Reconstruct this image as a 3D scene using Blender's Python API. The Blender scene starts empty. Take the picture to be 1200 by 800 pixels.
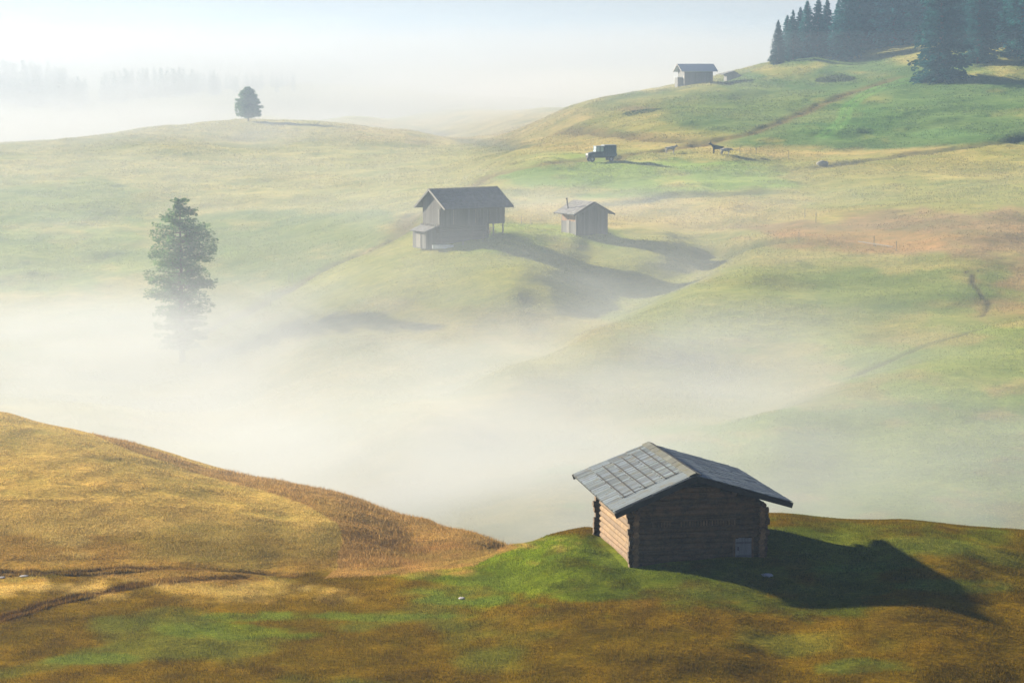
import bpy, bmesh, math, random
import numpy as np
from mathutils import Vector, Matrix, Euler

sc = bpy.context.scene
C = sc.collection
R = math.radians

# ---------- camera ----------
cam = bpy.data.cameras.new('camera'); cam_ob = bpy.data.objects.new('camera', cam); C.objects.link(cam_ob)
cam.sensor_width = 36.0; cam.sensor_fit = 'HORIZONTAL'
cam.lens = 36.0 * 2823.0 / 1200.0
cam.clip_start = 1.0; cam.clip_end = 9000.0
cam_ob.rotation_euler = (R(90) - math.atan2(340.0, 2823.0), 0, 0)
sc.camera = cam_ob

# ---------- sky, sun, exposure ----------
SUN_EL, SUN_AZ = 16.5, -50.0            # azimuth from straight ahead, negative = to the left
SKY_STRENGTH, SUN_STRENGTH = 0.05, 5.0
wd = bpy.data.worlds.new('World'); sc.world = wd; wd.use_nodes = True
nt = wd.node_tree; nt.nodes.clear()
sky = nt.nodes.new('ShaderNodeTexSky'); sky.sky_type = 'NISHITA'; sky.sun_disc = False
sky.sun_elevation = R(SUN_EL); sky.sun_rotation = R(SUN_AZ)
sky.altitude = 1800; sky.air_density = 1.0; sky.dust_density = 0.2; sky.ozone_density = 1.6
bg = nt.nodes.new('ShaderNodeBackground'); bg.inputs[1].default_value = SKY_STRENGTH
wo = nt.nodes.new('ShaderNodeOutputWorld')
tint = nt.nodes.new('ShaderNodeMix'); tint.data_type = 'RGBA'; tint.blend_type = 'MULTIPLY'; tint.inputs[0].default_value = 1.0
tint.inputs[7].default_value = (0.60, 0.51, 0.62, 1)
nt.links.new(sky.outputs[0], tint.inputs[6]); nt.links.new(tint.outputs[2], bg.inputs[0]); nt.links.new(bg.outputs[0], wo.inputs[0])
sl = bpy.data.lights.new('sun', 'SUN'); sun = bpy.data.objects.new('sun', sl); C.objects.link(sun)
sl.energy = SUN_STRENGTH; sl.angle = R(1.0); sl.color = (1.0, 0.86, 0.66)
_sd = Vector((math.sin(R(SUN_AZ)) * math.cos(R(SUN_EL)), math.cos(R(SUN_AZ)) * math.cos(R(SUN_EL)), math.sin(R(SUN_EL))))
sun.rotation_euler = _sd.to_track_quat('Z', 'Y').to_euler()
sc.view_settings.view_transform = 'Standard'; sc.view_settings.look = 'None'
sc.view_settings.gamma = 1.0; sc.view_settings.use_curve_mapping = False
sc.view_settings.exposure = 2.0
cy = sc.cycles
cy.use_denoising = True
try:
    cy.denoiser = 'OPENIMAGEDENOISE'; cy.denoising_input_passes = 'RGB_ALBEDO_NORMAL'; cy.denoising_prefilter = 'ACCURATE'
except Exception: pass
cy.max_bounces = 6; cy.diffuse_bounces = 2; cy.glossy_bounces = 2; cy.transmission_bounces = 4
cy.transparent_max_bounces = 8; cy.volume_bounces = 1
cy.volume_step_rate = 4.0; cy.volume_max_steps = 256
cy.caustics_reflective = False; cy.caustics_refractive = False
cy.use_adaptive_sampling = False

# ---------- lens geometry (used to read the photograph's layout) ----------
FPX, HOR = 2823.0, 60.0
TH = math.atan2(400 - HOR, FPX); CT, ST = math.cos(TH), math.sin(TH)

def at(px, py, Y):
    u = (px - 600) / FPX; v = (400 - py) / FPX
    d = (u, CT + v * ST, -ST + v * CT)
    t = Y / d[1]
    return (d[0] * t, Y, d[2] * t)

def to_px(X, Y, Z):
    f = Y * CT - Z * ST; v = Y * ST + Z * CT
    return 600 + FPX * X / f, 400 - FPX * v / f

# ---------- value noise ----------
def _h(ix, iy, s):
    n = (ix.astype(np.int64) * 374761393 + iy.astype(np.int64) * 668265263 + s * 974634777) & 0x7fffffff
    n = ((n ^ (n >> 13)) * 1274126177) & 0x7fffffff
    return ((n ^ (n >> 16)) & 0xffff) / 65535.0 * 2 - 1

def vnoise(x, y, s=0):
    ix = np.floor(x); iy = np.floor(y); fx = x - ix; fy = y - iy
    fx = fx * fx * fx * (fx * (fx * 6 - 15) + 10); fy = fy * fy * fy * (fy * (fy * 6 - 15) + 10)
    a = _h(ix, iy, s); b = _h(ix + 1, iy, s); c = _h(ix, iy + 1, s); d = _h(ix + 1, iy + 1, s)
    return (a + (b - a) * fx) * (1 - fy) + (c + (d - c) * fx) * fy

def fbm(x, y, s=0, n=4, g=0.5):
    r = 0; a = 1.0
    for i in range(n):
        ang = 0.6 * i + 0.3
        xx = x * math.cos(ang) - y * math.sin(ang); yy = x * math.sin(ang) + y * math.cos(ang)
        r = r + a * vnoise(xx + 17.3 * i, yy - 9.1 * i, s + i); a *= g; x = x * 2.03; y = y * 2.03
    return r

def sstep(a, b, x):
    t = np.clip((x - a) / (b - a), 0, 1); return t * t * (3 - 2 * t)

# ---------- terrain: control points (photo x, photo y, distance) ----------
CP = []
def P(*l):
    for q in l: CP.append(at(*q))
def W(*l):
    for q in l: CP.append(q)
# A: near knoll with the log cabin
P((600,800,82),(0,800,82),(1200,800,82),(300,800,82),(900,800,82),(-300,800,82),(1500,800,82),
  (300,740,90.5),(0,745,90),(600,720,90.5),(1000,720,89),(850,740,87),(1200,720,89.5),(-300,740,90.5),(1500,740,88),
  (740,662,97.2),(900,656,97.4),(697,630,102.6),(930,607,105.5),(1060,610,106),(1200,626,105),(1350,650,104),
  (690,619,105.5),(640,630,105),(600,640,104.5),(500,661,103),(420,673,102),(345,678,101),(800,628,103),
  (500,690,97),(200,700,96.5),(1000,660,97),(1200,670,97),(600,670,98.5))
# behind the crest of A
W((0.3,110,-23.9),(4,111,-23.2),(10,119,-24.2),(17,120,-24.2),(24,119,-24.6),(31,117,-24.8),(4,118,-25.2),(1,120,-25.8),
  (12,132,-29),(25,132,-29),(38,132,-29),(15,152,-32),(35,152,-32),(3,130,-29.5),(-3,128,-27.5))
# B: left golden hill
P((0,672,101.5),(100,673,101.5),(180,675,101),(260,675,101.5),(320,674,102.5),
  (0,600,112),(0,540,121),(0,484,132),(-200,460,134),(-200,560,119),(-200,672,101),
  (90,505,130),(150,520,128.5),(240,550,126.5),(330,565,125.5),(400,578,124.5),(500,608,121.5),(550,624,120),(578,633,119),(600,641,118),(640,655,117),
  (150,600,112.5),(250,610,112),(100,560,118),(330,610,114),(400,655,106.5),(400,620,113),(500,650,110.5),(300,645,106.5),(480,630,115))
W((-35,148,-24),(-20,146,-26),(-8,142,-28),(-2,136,-30),(-28,158,-31),(-15,158,-33),(-60,150,-24))
# valley floor
P((500,560,185),(400,545,194),(300,520,222),(150,490,238),(0,470,245),(-200,440,260),(213,424,300),(100,428,300),(0,405,318),(-200,390,325),
  (560,600,165),(650,560,172))
# C: broad hill in the middle right
P((845,322,290),(800,346,270),(700,386,245),(600,431,225),(500,477,207),
  (950,310,290),(1050,302,292),(1200,300,288),(1000,360,258),(1145,372,250),(900,400,241),(800,450,219),(1000,415,231),(700,500,203),(600,520,198),
  (1130,320,275),(1200,335,270),(900,350,262),(1400,300,288))
# F: heath ridge at the right
P((870,302,302),(960,272,318),(1100,252,324),(1200,241,330),(1400,225,335),(1080,280,304),
  (1000,283,308),(1200,215,375),(1080,228,372),(960,245,360),(1400,200,380))
# G: lower right hill
P((1200,378,236),(1100,403,226),(1000,442,207),(900,481,191),(800,520,184),(1200,432,208),(1100,440,203),(1200,500,186),(1200,590,166),
  (1000,520,182),(950,580,167),(800,580,168),(1400,380,235),(1400,480,187),(1080,425,212))
W((30,219,-29.6),(21,206,-31.0),(36,231,-29.0))
# D: knoll with the barn and the small hut
P((600,268,328),(560,280,318),(720,271,332),(780,286,322),(835,313,315),(600,300,303),(600,340,281),(590,390,268),(450,330,298),(350,360,302),
  (250,402,305),(450,400,270),(745,322,304),(690,285,322),(700,378,272),(640,408,261),(570,425,252),(520,460,238),(520,300,308),(420,440,252),(500,445,248),(320,430,272),
  (660,276,326),(640,262,342),(680,330,297),(650,360,276),(740,350,293),(790,335,300),(470,290,322))
CP += [(7,101.5,-20.75),(7.5,105,-20.75),(10,106,-20.6)]
CP += [(-8.6,311.5,-25.15),(-1.2,317.5,-23.75),(-5.0,316,-24.4),(9.8,328,-24.49),(8,326.5,-24.5),(12,329,-24.5)]
# crease left of D and the plain behind it
P((440,292,336),(350,330,334),(480,262,352),(620,255,352),(700,252,352),(800,265,345),(560,235,372),(660,240,372),(860,285,325),(900,262,345))
# E: long slope on the left
P((300,325,348),(420,281,358),(400,258,385),(470,245,385),(100,330,368),(0,330,370),(-200,320,370),(100,270,420),(250,250,440),(400,235,450),(0,260,430),
  (100,220,490),(300,205,520),(450,205,500),(100,182,575),(300,165,630),(450,175,590),(-200,230,480),(-200,190,600))
# H: far ridge with the lone round tree
P((291,142,720),(150,155,700),(0,172,690),(400,146,715),(480,153,690),(560,166,640),(230,146,715),(-200,185,690),(350,142,718))
W((-80,780,-30),(-130,780,-34),(-40,770,-29),(-180,770,-36),(-15,740,-28))
# I, J: further swells
P((420,138,860),(560,134,850),(640,127,800),(300,139,870),(180,121,1120),(350,112,1130),(500,111,1140),(600,114,1130),(660,121,1050),(0,125,1150),(-200,125,1150))
W((-70,980,-32),(-150,950,-38),(20,960,-27),(0,1250,-28),(-200,1300,-25),(-350,1300,-24),(150,1300,-25),(0,1800,-22),(-400,1800,-20),(400,1800,-22),
  (0,2600,-18),(-600,2600,-16),(600,2600,-18))
# jeep knoll and the pasture
P((704,191,430),(640,193,428),(600,203,425),(760,191,432),(700,222,398),(620,225,398),(800,214,404),(950,206,418),(720,232,384),(850,245,360),(850,228,384),
  (700,180,465),(785,178,458),(845,181,448),(965,194,428),(600,182,490),(640,165,540),(560,205,470),(1100,190,425),(1200,185,425),(1400,180,425))
# K: upper right hill
P((790,103,600),(830,97,606),(880,86,618),(960,69,635),(1010,66,640),(1060,55,642),(740,110,600),(680,121,605),(720,140,540),
  (800,150,500),(900,150,492),(1000,150,485),(1000,110,555),(1000,82,610),(1200,150,470),(1200,100,540),(1100,92,560),(1100,120,520),
  (1190,45,600),(1140,62,590),(1200,172,452),(1000,172,462),(900,172,464),(820,168,476),(900,110,566),(1400,40,580),(1400,100,520),(1300,150,470))
W((45.4,600.8,-8.07),(56.4,620,-7.43),(60,740,-9),(110,740,-2),(160,740,6),(20,720,-20),(110,900,-14),(220,900,2),(300,700,14),(-10,700,-25))
CP = np.array(CP)

def warp(x, y):
    y = np.maximum(y, 25.0)
    return x / y * FPX / 100.0, np.log(y) * 7.0

def _phi(d2): return 0.5 * d2 * np.log(d2 + 1e-12)
_a, _b = warp(CP[:, 0], CP[:, 1]); _n = len(_a)
_K = _phi((_a[:, None] - _a[None]) ** 2 + (_b[:, None] - _b[None]) ** 2) + 0.004 * np.eye(_n) * 1.0
_Q = np.stack([np.ones(_n), _a, _b], 1)
_S = np.block([[_K, _Q], [_Q.T, np.zeros((3, 3))]])
_w = np.linalg.solve(_S, np.concatenate([CP[:, 2], np.zeros(3)]))

def base_h(x, y):
    a, b = warp(x, y); out = np.empty_like(a); s = a.shape; a = a.ravel(); b = b.ravel(); o = out.ravel()
    for i in range(0, len(a), 40000):
        A = a[i:i + 40000]; B = b[i:i + 40000]
        k = _phi((A[:, None] - _a[None]) ** 2 + (B[:, None] - _b[None]) ** 2)
        o[i:i + 40000] = k @ _w[:_n] + _w[_n] + _w[_n + 1] * A + _w[_n + 2] * B
    return o.reshape(s)

def rough(x, y):
    far = sstep(115, 260, y)
    r = far * (0.45 * fbm(x / 30, y / 30, 3, 3) + 0.17 * fbm(x / 8, y / 8, 11, 4)) + sstep(280, 420, y) * 0.22 * fbm(x / 5.5, y / 9, 15, 3)
    r = r + (1 - far) * (0.05 * fbm(x / 9, y / 9, 21, 2) + 0.035 * fbm(x / 2.2, y / 2.2, 5, 2))
    return r

def ground0(x, y):
    x = np.asarray(x, float); y = np.asarray(y, float)
    return base_h(x, y) + rough(x, y)

_YS = np.exp(np.linspace(math.log(70), math.log(2500), 1500))
def hit(px, py, ymin=0.0):
    """first ground point seen along the line of sight through a photo position"""
    u = (px - 600) / FPX; v = (400 - py) / FPX
    d = np.array([u, CT + v * ST, -ST + v * CT]); t = _YS / d[1]
    x, z = d[0] * t, d[2] * t
    g = ground0(x, _YS); m = np.where((g > z) & (_YS > ymin))[0]
    i = m[0] if len(m) else len(_YS) - 1
    return x[i], _YS[i], g[i]
# ---------- materials ----------
def nodemat(name):
    m = bpy.data.materials.new(name); m.use_nodes = True
    t = m.node_tree; t.nodes.clear()
    o = t.nodes.new('ShaderNodeOutputMaterial'); return m, t, o

def N(t, k, **kw):
    n = t.nodes.new(k)
    for a, v in kw.items(): setattr(n, a, v)
    return n

def mix_col(t, fac, a, b, mode='MIX'):
    n = N(t, 'ShaderNodeMix', data_type='RGBA', blend_type=mode)
    for s, v in ((n.inputs[0], fac), (n.inputs[6], a), (n.inputs[7], b)):
        if hasattr(v, 'is_output'): t.links.new(v, s)
        else: s.default_value = v
    return n.outputs[2]

def math_n(t, op, a, b=0.0, clamp=False):
    n = N(t, 'ShaderNodeMath', operation=op, use_clamp=clamp)
    for s, v in ((n.inputs[0], a), (n.inputs[1], b)):
        if hasattr(v, 'is_output'): t.links.new(v, s)
        else: s.default_value = v
    return n.outputs[0]

def noise(t, vec, scale, detail=3.0, rough=0.55, dist=0.0):
    n = N(t, 'ShaderNodeTexNoise'); n.inputs['Scale'].default_value = scale
    n.inputs['Detail'].default_value = detail; n.inputs['Roughness'].default_value = rough
    n.inputs['Distortion'].default_value = dist
    if vec is not None: t.links.new(vec, n.inputs['Vector'])
    return n.outputs['Fac']

def ramp(t, fac, *stops):
    n = N(t, 'ShaderNodeValToRGB'); e = n.color_ramp.elements
    while len(e) < len(stops): e.new(0.5)
    for q, (p, c) in zip(e, stops): q.position = p; q.color = c if len(c) == 4 else (*c, 1)
    t.links.new(fac, n.inputs[0]); return n.outputs[0]

def wood(name, c1, c2, axis=(1, 1, 1), scale=1.0, rough=0.8, moss=None, bump=0.4, stain=None):
    """weathered wood: grain stretched along one local axis, tint per board"""
    m, t, o = nodemat(name)
    tc = N(t, 'ShaderNodeTexCoord'); mp = N(t, 'ShaderNodeMapping'); mp.inputs['Scale'].default_value = axis
    t.links.new(tc.outputs['Object'], mp.inputs[0]); v = mp.outputs[0]
    g = noise(t, v, 9 * scale, 6, 0.65, 0.4); b = noise(t, v, 2.2 * scale, 3)
    big = noise(t, tc.outputs['Object'], 0.9, 3)
    at_ = N(t, 'ShaderNodeAttribute'); at_.attribute_name = 'tint'
    f = math_n(t, 'ADD', math_n(t, 'MULTIPLY', g, 0.6), math_n(t, 'MULTIPLY', b, 0.4))
    col = ramp(t, f, (0.32, c1), (0.68, c2))
    col = mix_col(t, 1.0, col, at_.outputs['Color'], 'MULTIPLY')
    if stain: col = mix_col(t, math_n(t, 'MULTIPLY', ramp(t, big, (0.45, (0, 0, 0)), (0.62, (1, 1, 1))), 0.7), col, (*stain, 1))
    if moss: col = mix_col(t, math_n(t, 'MULTIPLY', ramp(t, noise(t, tc.outputs['Object'], 2.3, 5, 0.7), (0.52, (0, 0, 0)), (0.66, (1, 1, 1))), 0.75), col, (*moss, 1))
    p = N(t, 'ShaderNodeBsdfPrincipled'); t.links.new(col, p.inputs['Base Color'])
    p.inputs['Roughness'].default_value = rough; p.inputs['Specular IOR Level'].default_value = 0.35
    bp = N(t, 'ShaderNodeBump'); bp.inputs['Strength'].default_value = bump; bp.inputs['Distance'].default_value = 0.02
    t.links.new(g, bp.inputs['Height']); t.links.new(bp.outputs[0], p.inputs['Normal'])
    t.links.new(p.outputs[0], o.inputs[0]); return m

def plain(name, c, rough=0.6, metal=0.0, var=0.25, sc_=6.0):
    m, t, o = nodemat(name); tc = N(t, 'ShaderNodeTexCoord')
    f = noise(t, tc.outputs['Object'], sc_, 4)
    col = ramp(t, f, (0.3, tuple(x * (1 - var) for x in c)), (0.7, tuple(min(1, x * (1 + var)) for x in c)))
    p = N(t, 'ShaderNodeBsdfPrincipled'); t.links.new(col, p.inputs['Base Color'])
    p.inputs['Roughness'].default_value = rough; p.inputs['Metallic'].default_value = metal
    t.links.new(p.outputs[0], o.inputs[0]); return m

def leafy(name, c, trans=0.35, attr='tint'):
    m, t, o = nodemat(name)
    a = N(t, 'ShaderNodeAttribute'); a.attribute_name = attr
    col = mix_col(t, 1.0, (*c, 1), a.outputs['Color'], 'MULTIPLY')
    d = N(t, 'ShaderNodeBsdfDiffuse'); tr = N(t, 'ShaderNodeBsdfTranslucent'); mx = N(t, 'ShaderNodeMixShader')
    mx.inputs[0].default_value = trans
    t.links.new(col, d.inputs[0]); t.links.new(col, tr.inputs[0])
    t.links.new(d.outputs[0], mx.inputs[1]); t.links.new(tr.outputs[0], mx.inputs[2]); t.links.new(mx.outputs[0], o.inputs[0])
    return m

M = {}
M['log'] = wood('log_wood', (0.045, 0.026, 0.011), (0.21, 0.128, 0.050), (1, 1, 1), 1.2, 0.8, bump=0.5)
M['log_end'] = wood('log_end_wood', (0.035, 0.02, 0.012), (0.13, 0.075, 0.04), (1, 1, 1), 2.0, 0.85)
M['shingle'] = wood('grey_shingle', (0.050, 0.068, 0.080), (0.135, 0.178, 0.205), (0.6, 5, 0.6), 1.0, 0.6, moss=(0.085, 0.082, 0.05), bump=0.6)
M['shingle_blue'] = wood('blue_grey_shingle', (0.05, 0.072, 0.08), (0.15, 0.20, 0.22), (0.8, 5, 0.8), 1.0, 0.6, bump=0.5)
M['mossy_board'] = wood('mossy_board', (0.045, 0.052, 0.046), (0.105, 0.118, 0.105), (1, 1, 1), 1.0, 0.9, moss=(0.06, 0.06, 0.022))
M['dark_board'] = wood('dark_board', (0.007, 0.007, 0.0065), (0.022, 0.02, 0.018), (1, 1, 1), 1.0, 0.8)
M['board'] = wood('grey_board', (0.055, 0.060, 0.060), (0.13, 0.136, 0.132), (6, 6, 0.4), 1.0, 0.8)
M['board_pale'] = wood('pale_board', (0.10, 0.10, 0.095), (0.24, 0.23, 0.21), (6, 6, 0.4), 1.0, 0.8)
M['board_orange'] = wood('orange_board', (0.16, 0.085, 0.035), (0.36, 0.2, 0.085), (6, 6, 0.4), 1.0, 0.8)
M['roof_grey'] = wood('grey_roof_shingle', (0.075, 0.082, 0.088), (0.19, 0.198, 0.205), (3, 3, 1), 1.0, 0.7)
M['roof_pale'] = wood('pale_roof_shingle', (0.10, 0.105, 0.105), (0.24, 0.24, 0.235), (3, 3, 1), 1.0, 0.6)
M['roof_metal'] = plain('pale_sheet_roof', (0.40, 0.47, 0.52), 0.45, 0, 0.08, 2)
M['stone'] = plain('field_stone', (0.25, 0.245, 0.23), 0.9, 0, 0.4, 5)
M['stone_white'] = plain('pale_stone', (0.27, 0.27, 0.265), 0.8, 0, 0.15, 5)
M['metal_dark'] = plain('sooty_metal', (0.06, 0.06, 0.06), 0.5, 0.6)
M['trough'] = plain('zinc_trough', (0.5, 0.55, 0.6), 0.4, 0.2)
M['water'] = plain('still_water', (0.05, 0.08, 0.1), 0.05)
M['paint'] = plain('dark_green_paint', (0.03, 0.04, 0.045), 0.5)
M['canvas'] = plain('grey_tarpaulin', (0.07, 0.095, 0.105), 0.6)
M['canvas_top'] = plain('pale_tarpaulin', (0.18, 0.22, 0.26), 0.6)
M['tyre'] = plain('rubber', (0.02, 0.02, 0.02), 0.9)
M['rim'] = plain('steel_rim', (0.3, 0.3, 0.3), 0.5, 0.5)
M['hide_dark'] = plain('dark_hide', (0.05, 0.045, 0.04), 0.9, 0, 0.5, 3)
M['hide_pale'] = plain('pale_hide', (0.35, 0.33, 0.30), 0.9, 0, 0.4, 3)
M['bark'] = plain('bark', (0.07, 0.05, 0.038), 0.95, 0, 0.4, 4)
M['needle'] = leafy('needles', (0.085, 0.16, 0.06), 0.5)
M['needle_haze_blue'] = leafy('haze_blue_needles', (0.014, 0.085, 0.088), 0.4)  # blue of the hazy air is painted into the needle colour
M['shrub'] = leafy('shrub_leaves', (0.085, 0.11, 0.05), 0.4)
def _glass():
    m, t, o = nodemat('window_glass'); p = N(t, 'ShaderNodeBsdfPrincipled')
    p.inputs['Base Color'].default_value = (0.35, 0.45, 0.47, 1); p.inputs['Roughness'].default_value = 0.08
    p.inputs['Specular IOR Level'].default_value = 0.8; t.links.new(p.outputs[0], o.inputs[0]); return m
M['glass'] = _glass()

def ground_mat():
    m, t, o = nodemat('meadow')
    g = N(t, 'ShaderNodeNewGeometry'); pos = g.outputs['Position']
    a = N(t, 'ShaderNodeAttribute'); a.attribute_name = 'turf'
    n1 = noise(t, pos, 0.09, 5, 0.6); n2 = noise(t, pos, 0.55, 5, 0.65); n3 = noise(t, pos, 4.5, 4, 0.7)
    col = a.outputs['Color']
    col = mix_col(t, 1.0, col, ramp(t, n1, (0.3, (0.66, 0.76, 0.66)), (0.7, (1.32, 1.2, 1.12))), 'MULTIPLY')
    col = mix_col(t, 1.0, col, ramp(t, n2, (0.3, (0.78, 0.86, 0.8)), (0.7, (1.2, 1.12, 1.1))), 'MULTIPLY')
    col = mix_col(t, 1.0, col, ramp(t, n3, (0.28, (0.62, 0.66, 0.6)), (0.72, (1.3, 1.27, 1.2))), 'MULTIPLY')
    d = N(t, 'ShaderNodeBsdfDiffuse'); t.links.new(col, d.inputs[0]); d.inputs['Roughness'].default_value = 0.6
    h = math_n(t, 'ADD', math_n(t, 'MULTIPLY', n2, 0.9), math_n(t, 'MULTIPLY', n3, 0.22))
    b = N(t, 'ShaderNodeBump'); b.inputs['Strength'].default_value = 0.55; b.inputs['Distance'].default_value = 0.35
    t.links.new(h, b.inputs['Height']); t.links.new(b.outputs[0], d.inputs['Normal'])
    s = N(t, 'ShaderNodeBsdfSheen'); s.inputs['Roughness'].default_value = 0.55
    t.links.new(mix_col(t, 1.0, col, (1.25, 1.25, 1.1, 1), 'MULTIPLY'), s.inputs[0]); t.links.new(b.outputs[0], s.inputs['Normal'])
    ad = N(t, 'ShaderNodeAddShader'); t.links.new(d.outputs[0], ad.inputs[0]); t.links.new(s.outputs[0], ad.inputs[1])
    t.links.new(ad.outputs[0], o.inputs[0]); return m
M['ground'] = ground_mat()

# ---------- object helpers ----------
def tag(o, label=None, cat=None, group=None, kind=None):
    if label: o['label'] = label
    if cat: o['category'] = cat
    if group: o['group'] = group
    if kind: o['kind'] = kind
    return o

def thing(name, loc, rz, label, cat, group=None):
    o = bpy.data.objects.new(name, None); C.objects.link(o); o.empty_display_size = 0.3
    o.location = loc; o.rotation_euler = (0, 0, rz)
    return tag(o, label, cat, group)

def np_mesh(name, V, F, mat, tint=None, parent=None, smooth=False, attr='tint', domain='FACE'):
    """V (n,3), F (m,k) with constant k"""
    me = bpy.data.meshes.new(name); V = np.asarray(V, np.float32); F = np.asarray(F, np.int32); k = F.shape[1]
    me.vertices.add(len(V)); me.vertices.foreach_set('co', V.ravel())
    me.loops.add(F.size); me.loops.foreach_set('vertex_index', F.ravel())
    me.polygons.add(len(F)); me.polygons.foreach_set('loop_start', np.arange(0, F.size, k, dtype=np.int32))
    me.update(calc_edges=True)
    if smooth: me.polygons.foreach_set('use_smooth', np.ones(len(F), bool))
    if tint is not None:
        a = me.attributes.new(attr, 'FLOAT_COLOR', domain); c = np.ones((len(tint), 4), np.float32)
        tint = np.asarray(tint, np.float32); c[:, :3] = tint if tint.ndim == 2 else tint[:, None]
        a.data.foreach_set('color', c.ravel())
    me.materials.append(mat)
    o = bpy.data.objects.new(name, me); C.objects.link(o); o.parent = parent
    return o

class MB:
    """collects shapes, builds ONE mesh object"""
    def __init__(s): s.v = []; s.f = []; s.t = []
    def poly(s, vs, fs, t=1.0):
        b = len(s.v); s.v += [tuple(q) for q in vs]; s.f += [tuple(i + b for i in f) for f in fs]; s.t += [t] * len(fs)
    def box(s, c, d, t=1.0, rot=None):
        x, y, z = d[0] / 2, d[1] / 2, d[2] / 2
        vs = [Vector(q) for q in ((-x,-y,-z),(x,-y,-z),(x,y,-z),(-x,y,-z),(-x,-y,z),(x,-y,z),(x,y,z),(-x,y,z))]
        if rot is not None:
            e = Euler(rot).to_matrix(); vs = [e @ q for q in vs]
        c = Vector(c); s.hexa([q + c for q in vs], t)
    def hexa(s, vs, t=1.0):
        s.poly(vs, [(0,3,2,1),(4,5,6,7),(0,1,5,4),(1,2,6,5),(2,3,7,6),(3,0,4,7)], t)
    def bar(s, p, q, w, h, t=1.0, up=(0, 0, 1)):
        p, q = Vector(p), Vector(q); d = (q - p).normalized(); u = Vector(up)
        a = d.cross(u).normalized(); b = a.cross(d).normalized()
        a *= w / 2; b *= h / 2
        s.hexa([p - a - b, p + a - b, q + a - b, q - a - b, p - a + b, p + a + b, q + a + b, q - a + b], t)
    def tube(s, p, q, r0, r1=None, n=10, t=1.0, rng=None):
        r1 = r0 if r1 is None else r1; p, q = Vector(p), Vector(q); d = (q - p).normalized()
        a = d.orthogonal().normalized(); b = d.cross(a); vs = []
        ring = 5 if rng else 2
        for i in range(ring):
            f = i / (ring - 1); r = r0 + (r1 - r0) * f
            if rng: r *= rng.uniform(0.93, 1.06)
            o = p.lerp(q, f)
            for k in range(n):
                an = 2 * math.pi * k / n; vs.append(o + (a * math.cos(an) + b * math.sin(an)) * r)
        fs = [(i*n+k, i*n+(k+1) % n, (i+1)*n+(k+1) % n, (i+1)*n+k) for i in range(ring-1) for k in range(n)]
        fs += [tuple(range(n-1, -1, -1)), tuple((ring-1)*n+k for k in range(n))]
        s.poly(vs, fs, t)
    def path(s, pts, radii, n=7, t=1.0):
        for i in range(len(pts) - 1): s.tube(pts[i], pts[i+1], radii[i], radii[i+1], n, t)
    def build(s, name, mat, parent=None, bevel=0.0):
        me = bpy.data.meshes.new(name); me.from_pydata(s.v, [], s.f); me.update()
        a = me.attributes.new('tint', 'FLOAT_COLOR', 'FACE')
        cols = []
        for q in s.t: cols += ([*q, 1.0] if isinstance(q, tuple) else [q, q, q, 1.0])
        a.data.foreach_set('color', cols)
        me.materials.append(mat); o = bpy.data.objects.new(name, me); C.objects.link(o); o.parent = parent
        if bevel:
            b = o.modifiers.new('bevel', 'BEVEL'); b.width = bevel; b.segments = 1; b.limit_method = 'ANGLE'
        return o

def copy_thing(root, loc, rz=None, scale=None, label=None):
    r = root.copy(); C.objects.link(r); r.location = loc
    if rz is not None: r.rotation_euler = (0, 0, rz)
    if scale is not None: r.scale = scale if hasattr(scale, '__len__') else (scale,) * 3
    if label: r['label'] = label
    for ch in list(root.children):
        c = ch.copy(); C.objects.link(c); c.parent = r
        for g in list(ch.children):
            d = g.copy(); C.objects.link(d); d.parent = c
    return r
# ---------- ditches, paths (world lines found on the ground under the photo's lines) ----------
def ground_line(pts, ymin=0.0, step=0.0):
    out = []
    for i in range(len(pts) - 1):
        (x0, y0), (x1, y1) = pts[i], pts[i + 1]
        n = max(2, int(math.hypot(x1 - x0, y1 - y0) / 14))
        for k in range(n): out.append(hit(x0 + (x1 - x0) * k / n, y0 + (y1 - y0) * k / n, ymin))
    out.append(hit(*pts[-1], ymin)); return np.array(out)

# (photo line, width m, depth m, colour of the grass beside it, colour width m)
LINES = [
 ([(-60,671),(35,673),(100,672),(175,666),(240,667),(290,671),(345,675)], 0.22, 0.09, (0.12,0.065,0.018), 0.35),
 ([(-60,742),(0,727),(65,706),(140,690),(190,682),(225,679),(290,676)], 0.28, 0.12, (0.11,0.055,0.014), 0.45),
 ([(482,250),(470,272),(440,290),(400,306),(350,331),(300,360),(245,386)], 1.8, 0.9, (0.075,0.06,0.032), 2.6),
 ([(722,187),(735,180),(785,175.5),(830,168),(880,156),(933,136),(987,112),(1050,92)], 1.3, 0.4, (0.09,0.07,0.035), 2.0),
 ([(960,195),(1010,189),(1060,182),(1120,175),(1210,162)], 1.4, 0.45, (0.06,0.06,0.035), 2.2),
 ([(700,240),(740,236),(800,230),(850,227),(893,226)], 1.5, 0.5, (0.08,0.09,0.05), 4.0),
 ([(1130,318),(1141,323),(1140,332),(1147,340),(1151,349),(1159,355),(1156,364),(1150,371)], 0.3, 0.10, (0.055,0.05,0.026), 0.35),
 ([(1145,386),(1085,405),(1040,424),(1000,441)], 0.5, 0.15, (0.06,0.065,0.03), 0.7),
 ([(545,222),(570,208),(600,200),(650,190),(690,187)], 1.5, 0.4, (0.10,0.08,0.04), 2.2),
 ([(490,153),(520,159),(560,166),(610,175)], 1.8, 0.5, (0.08,0.08,0.04), 4.0),
 ([(835,298),(860,292),(885,288),(915,283)], 2.0, 0.8, (0.06,0.07,0.03), 3.0),
 ([(660,152),(720,158),(790,165),(830,168)], 2.0, 0.7, (0.10,0.08,0.045), 3.0),
]
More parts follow.
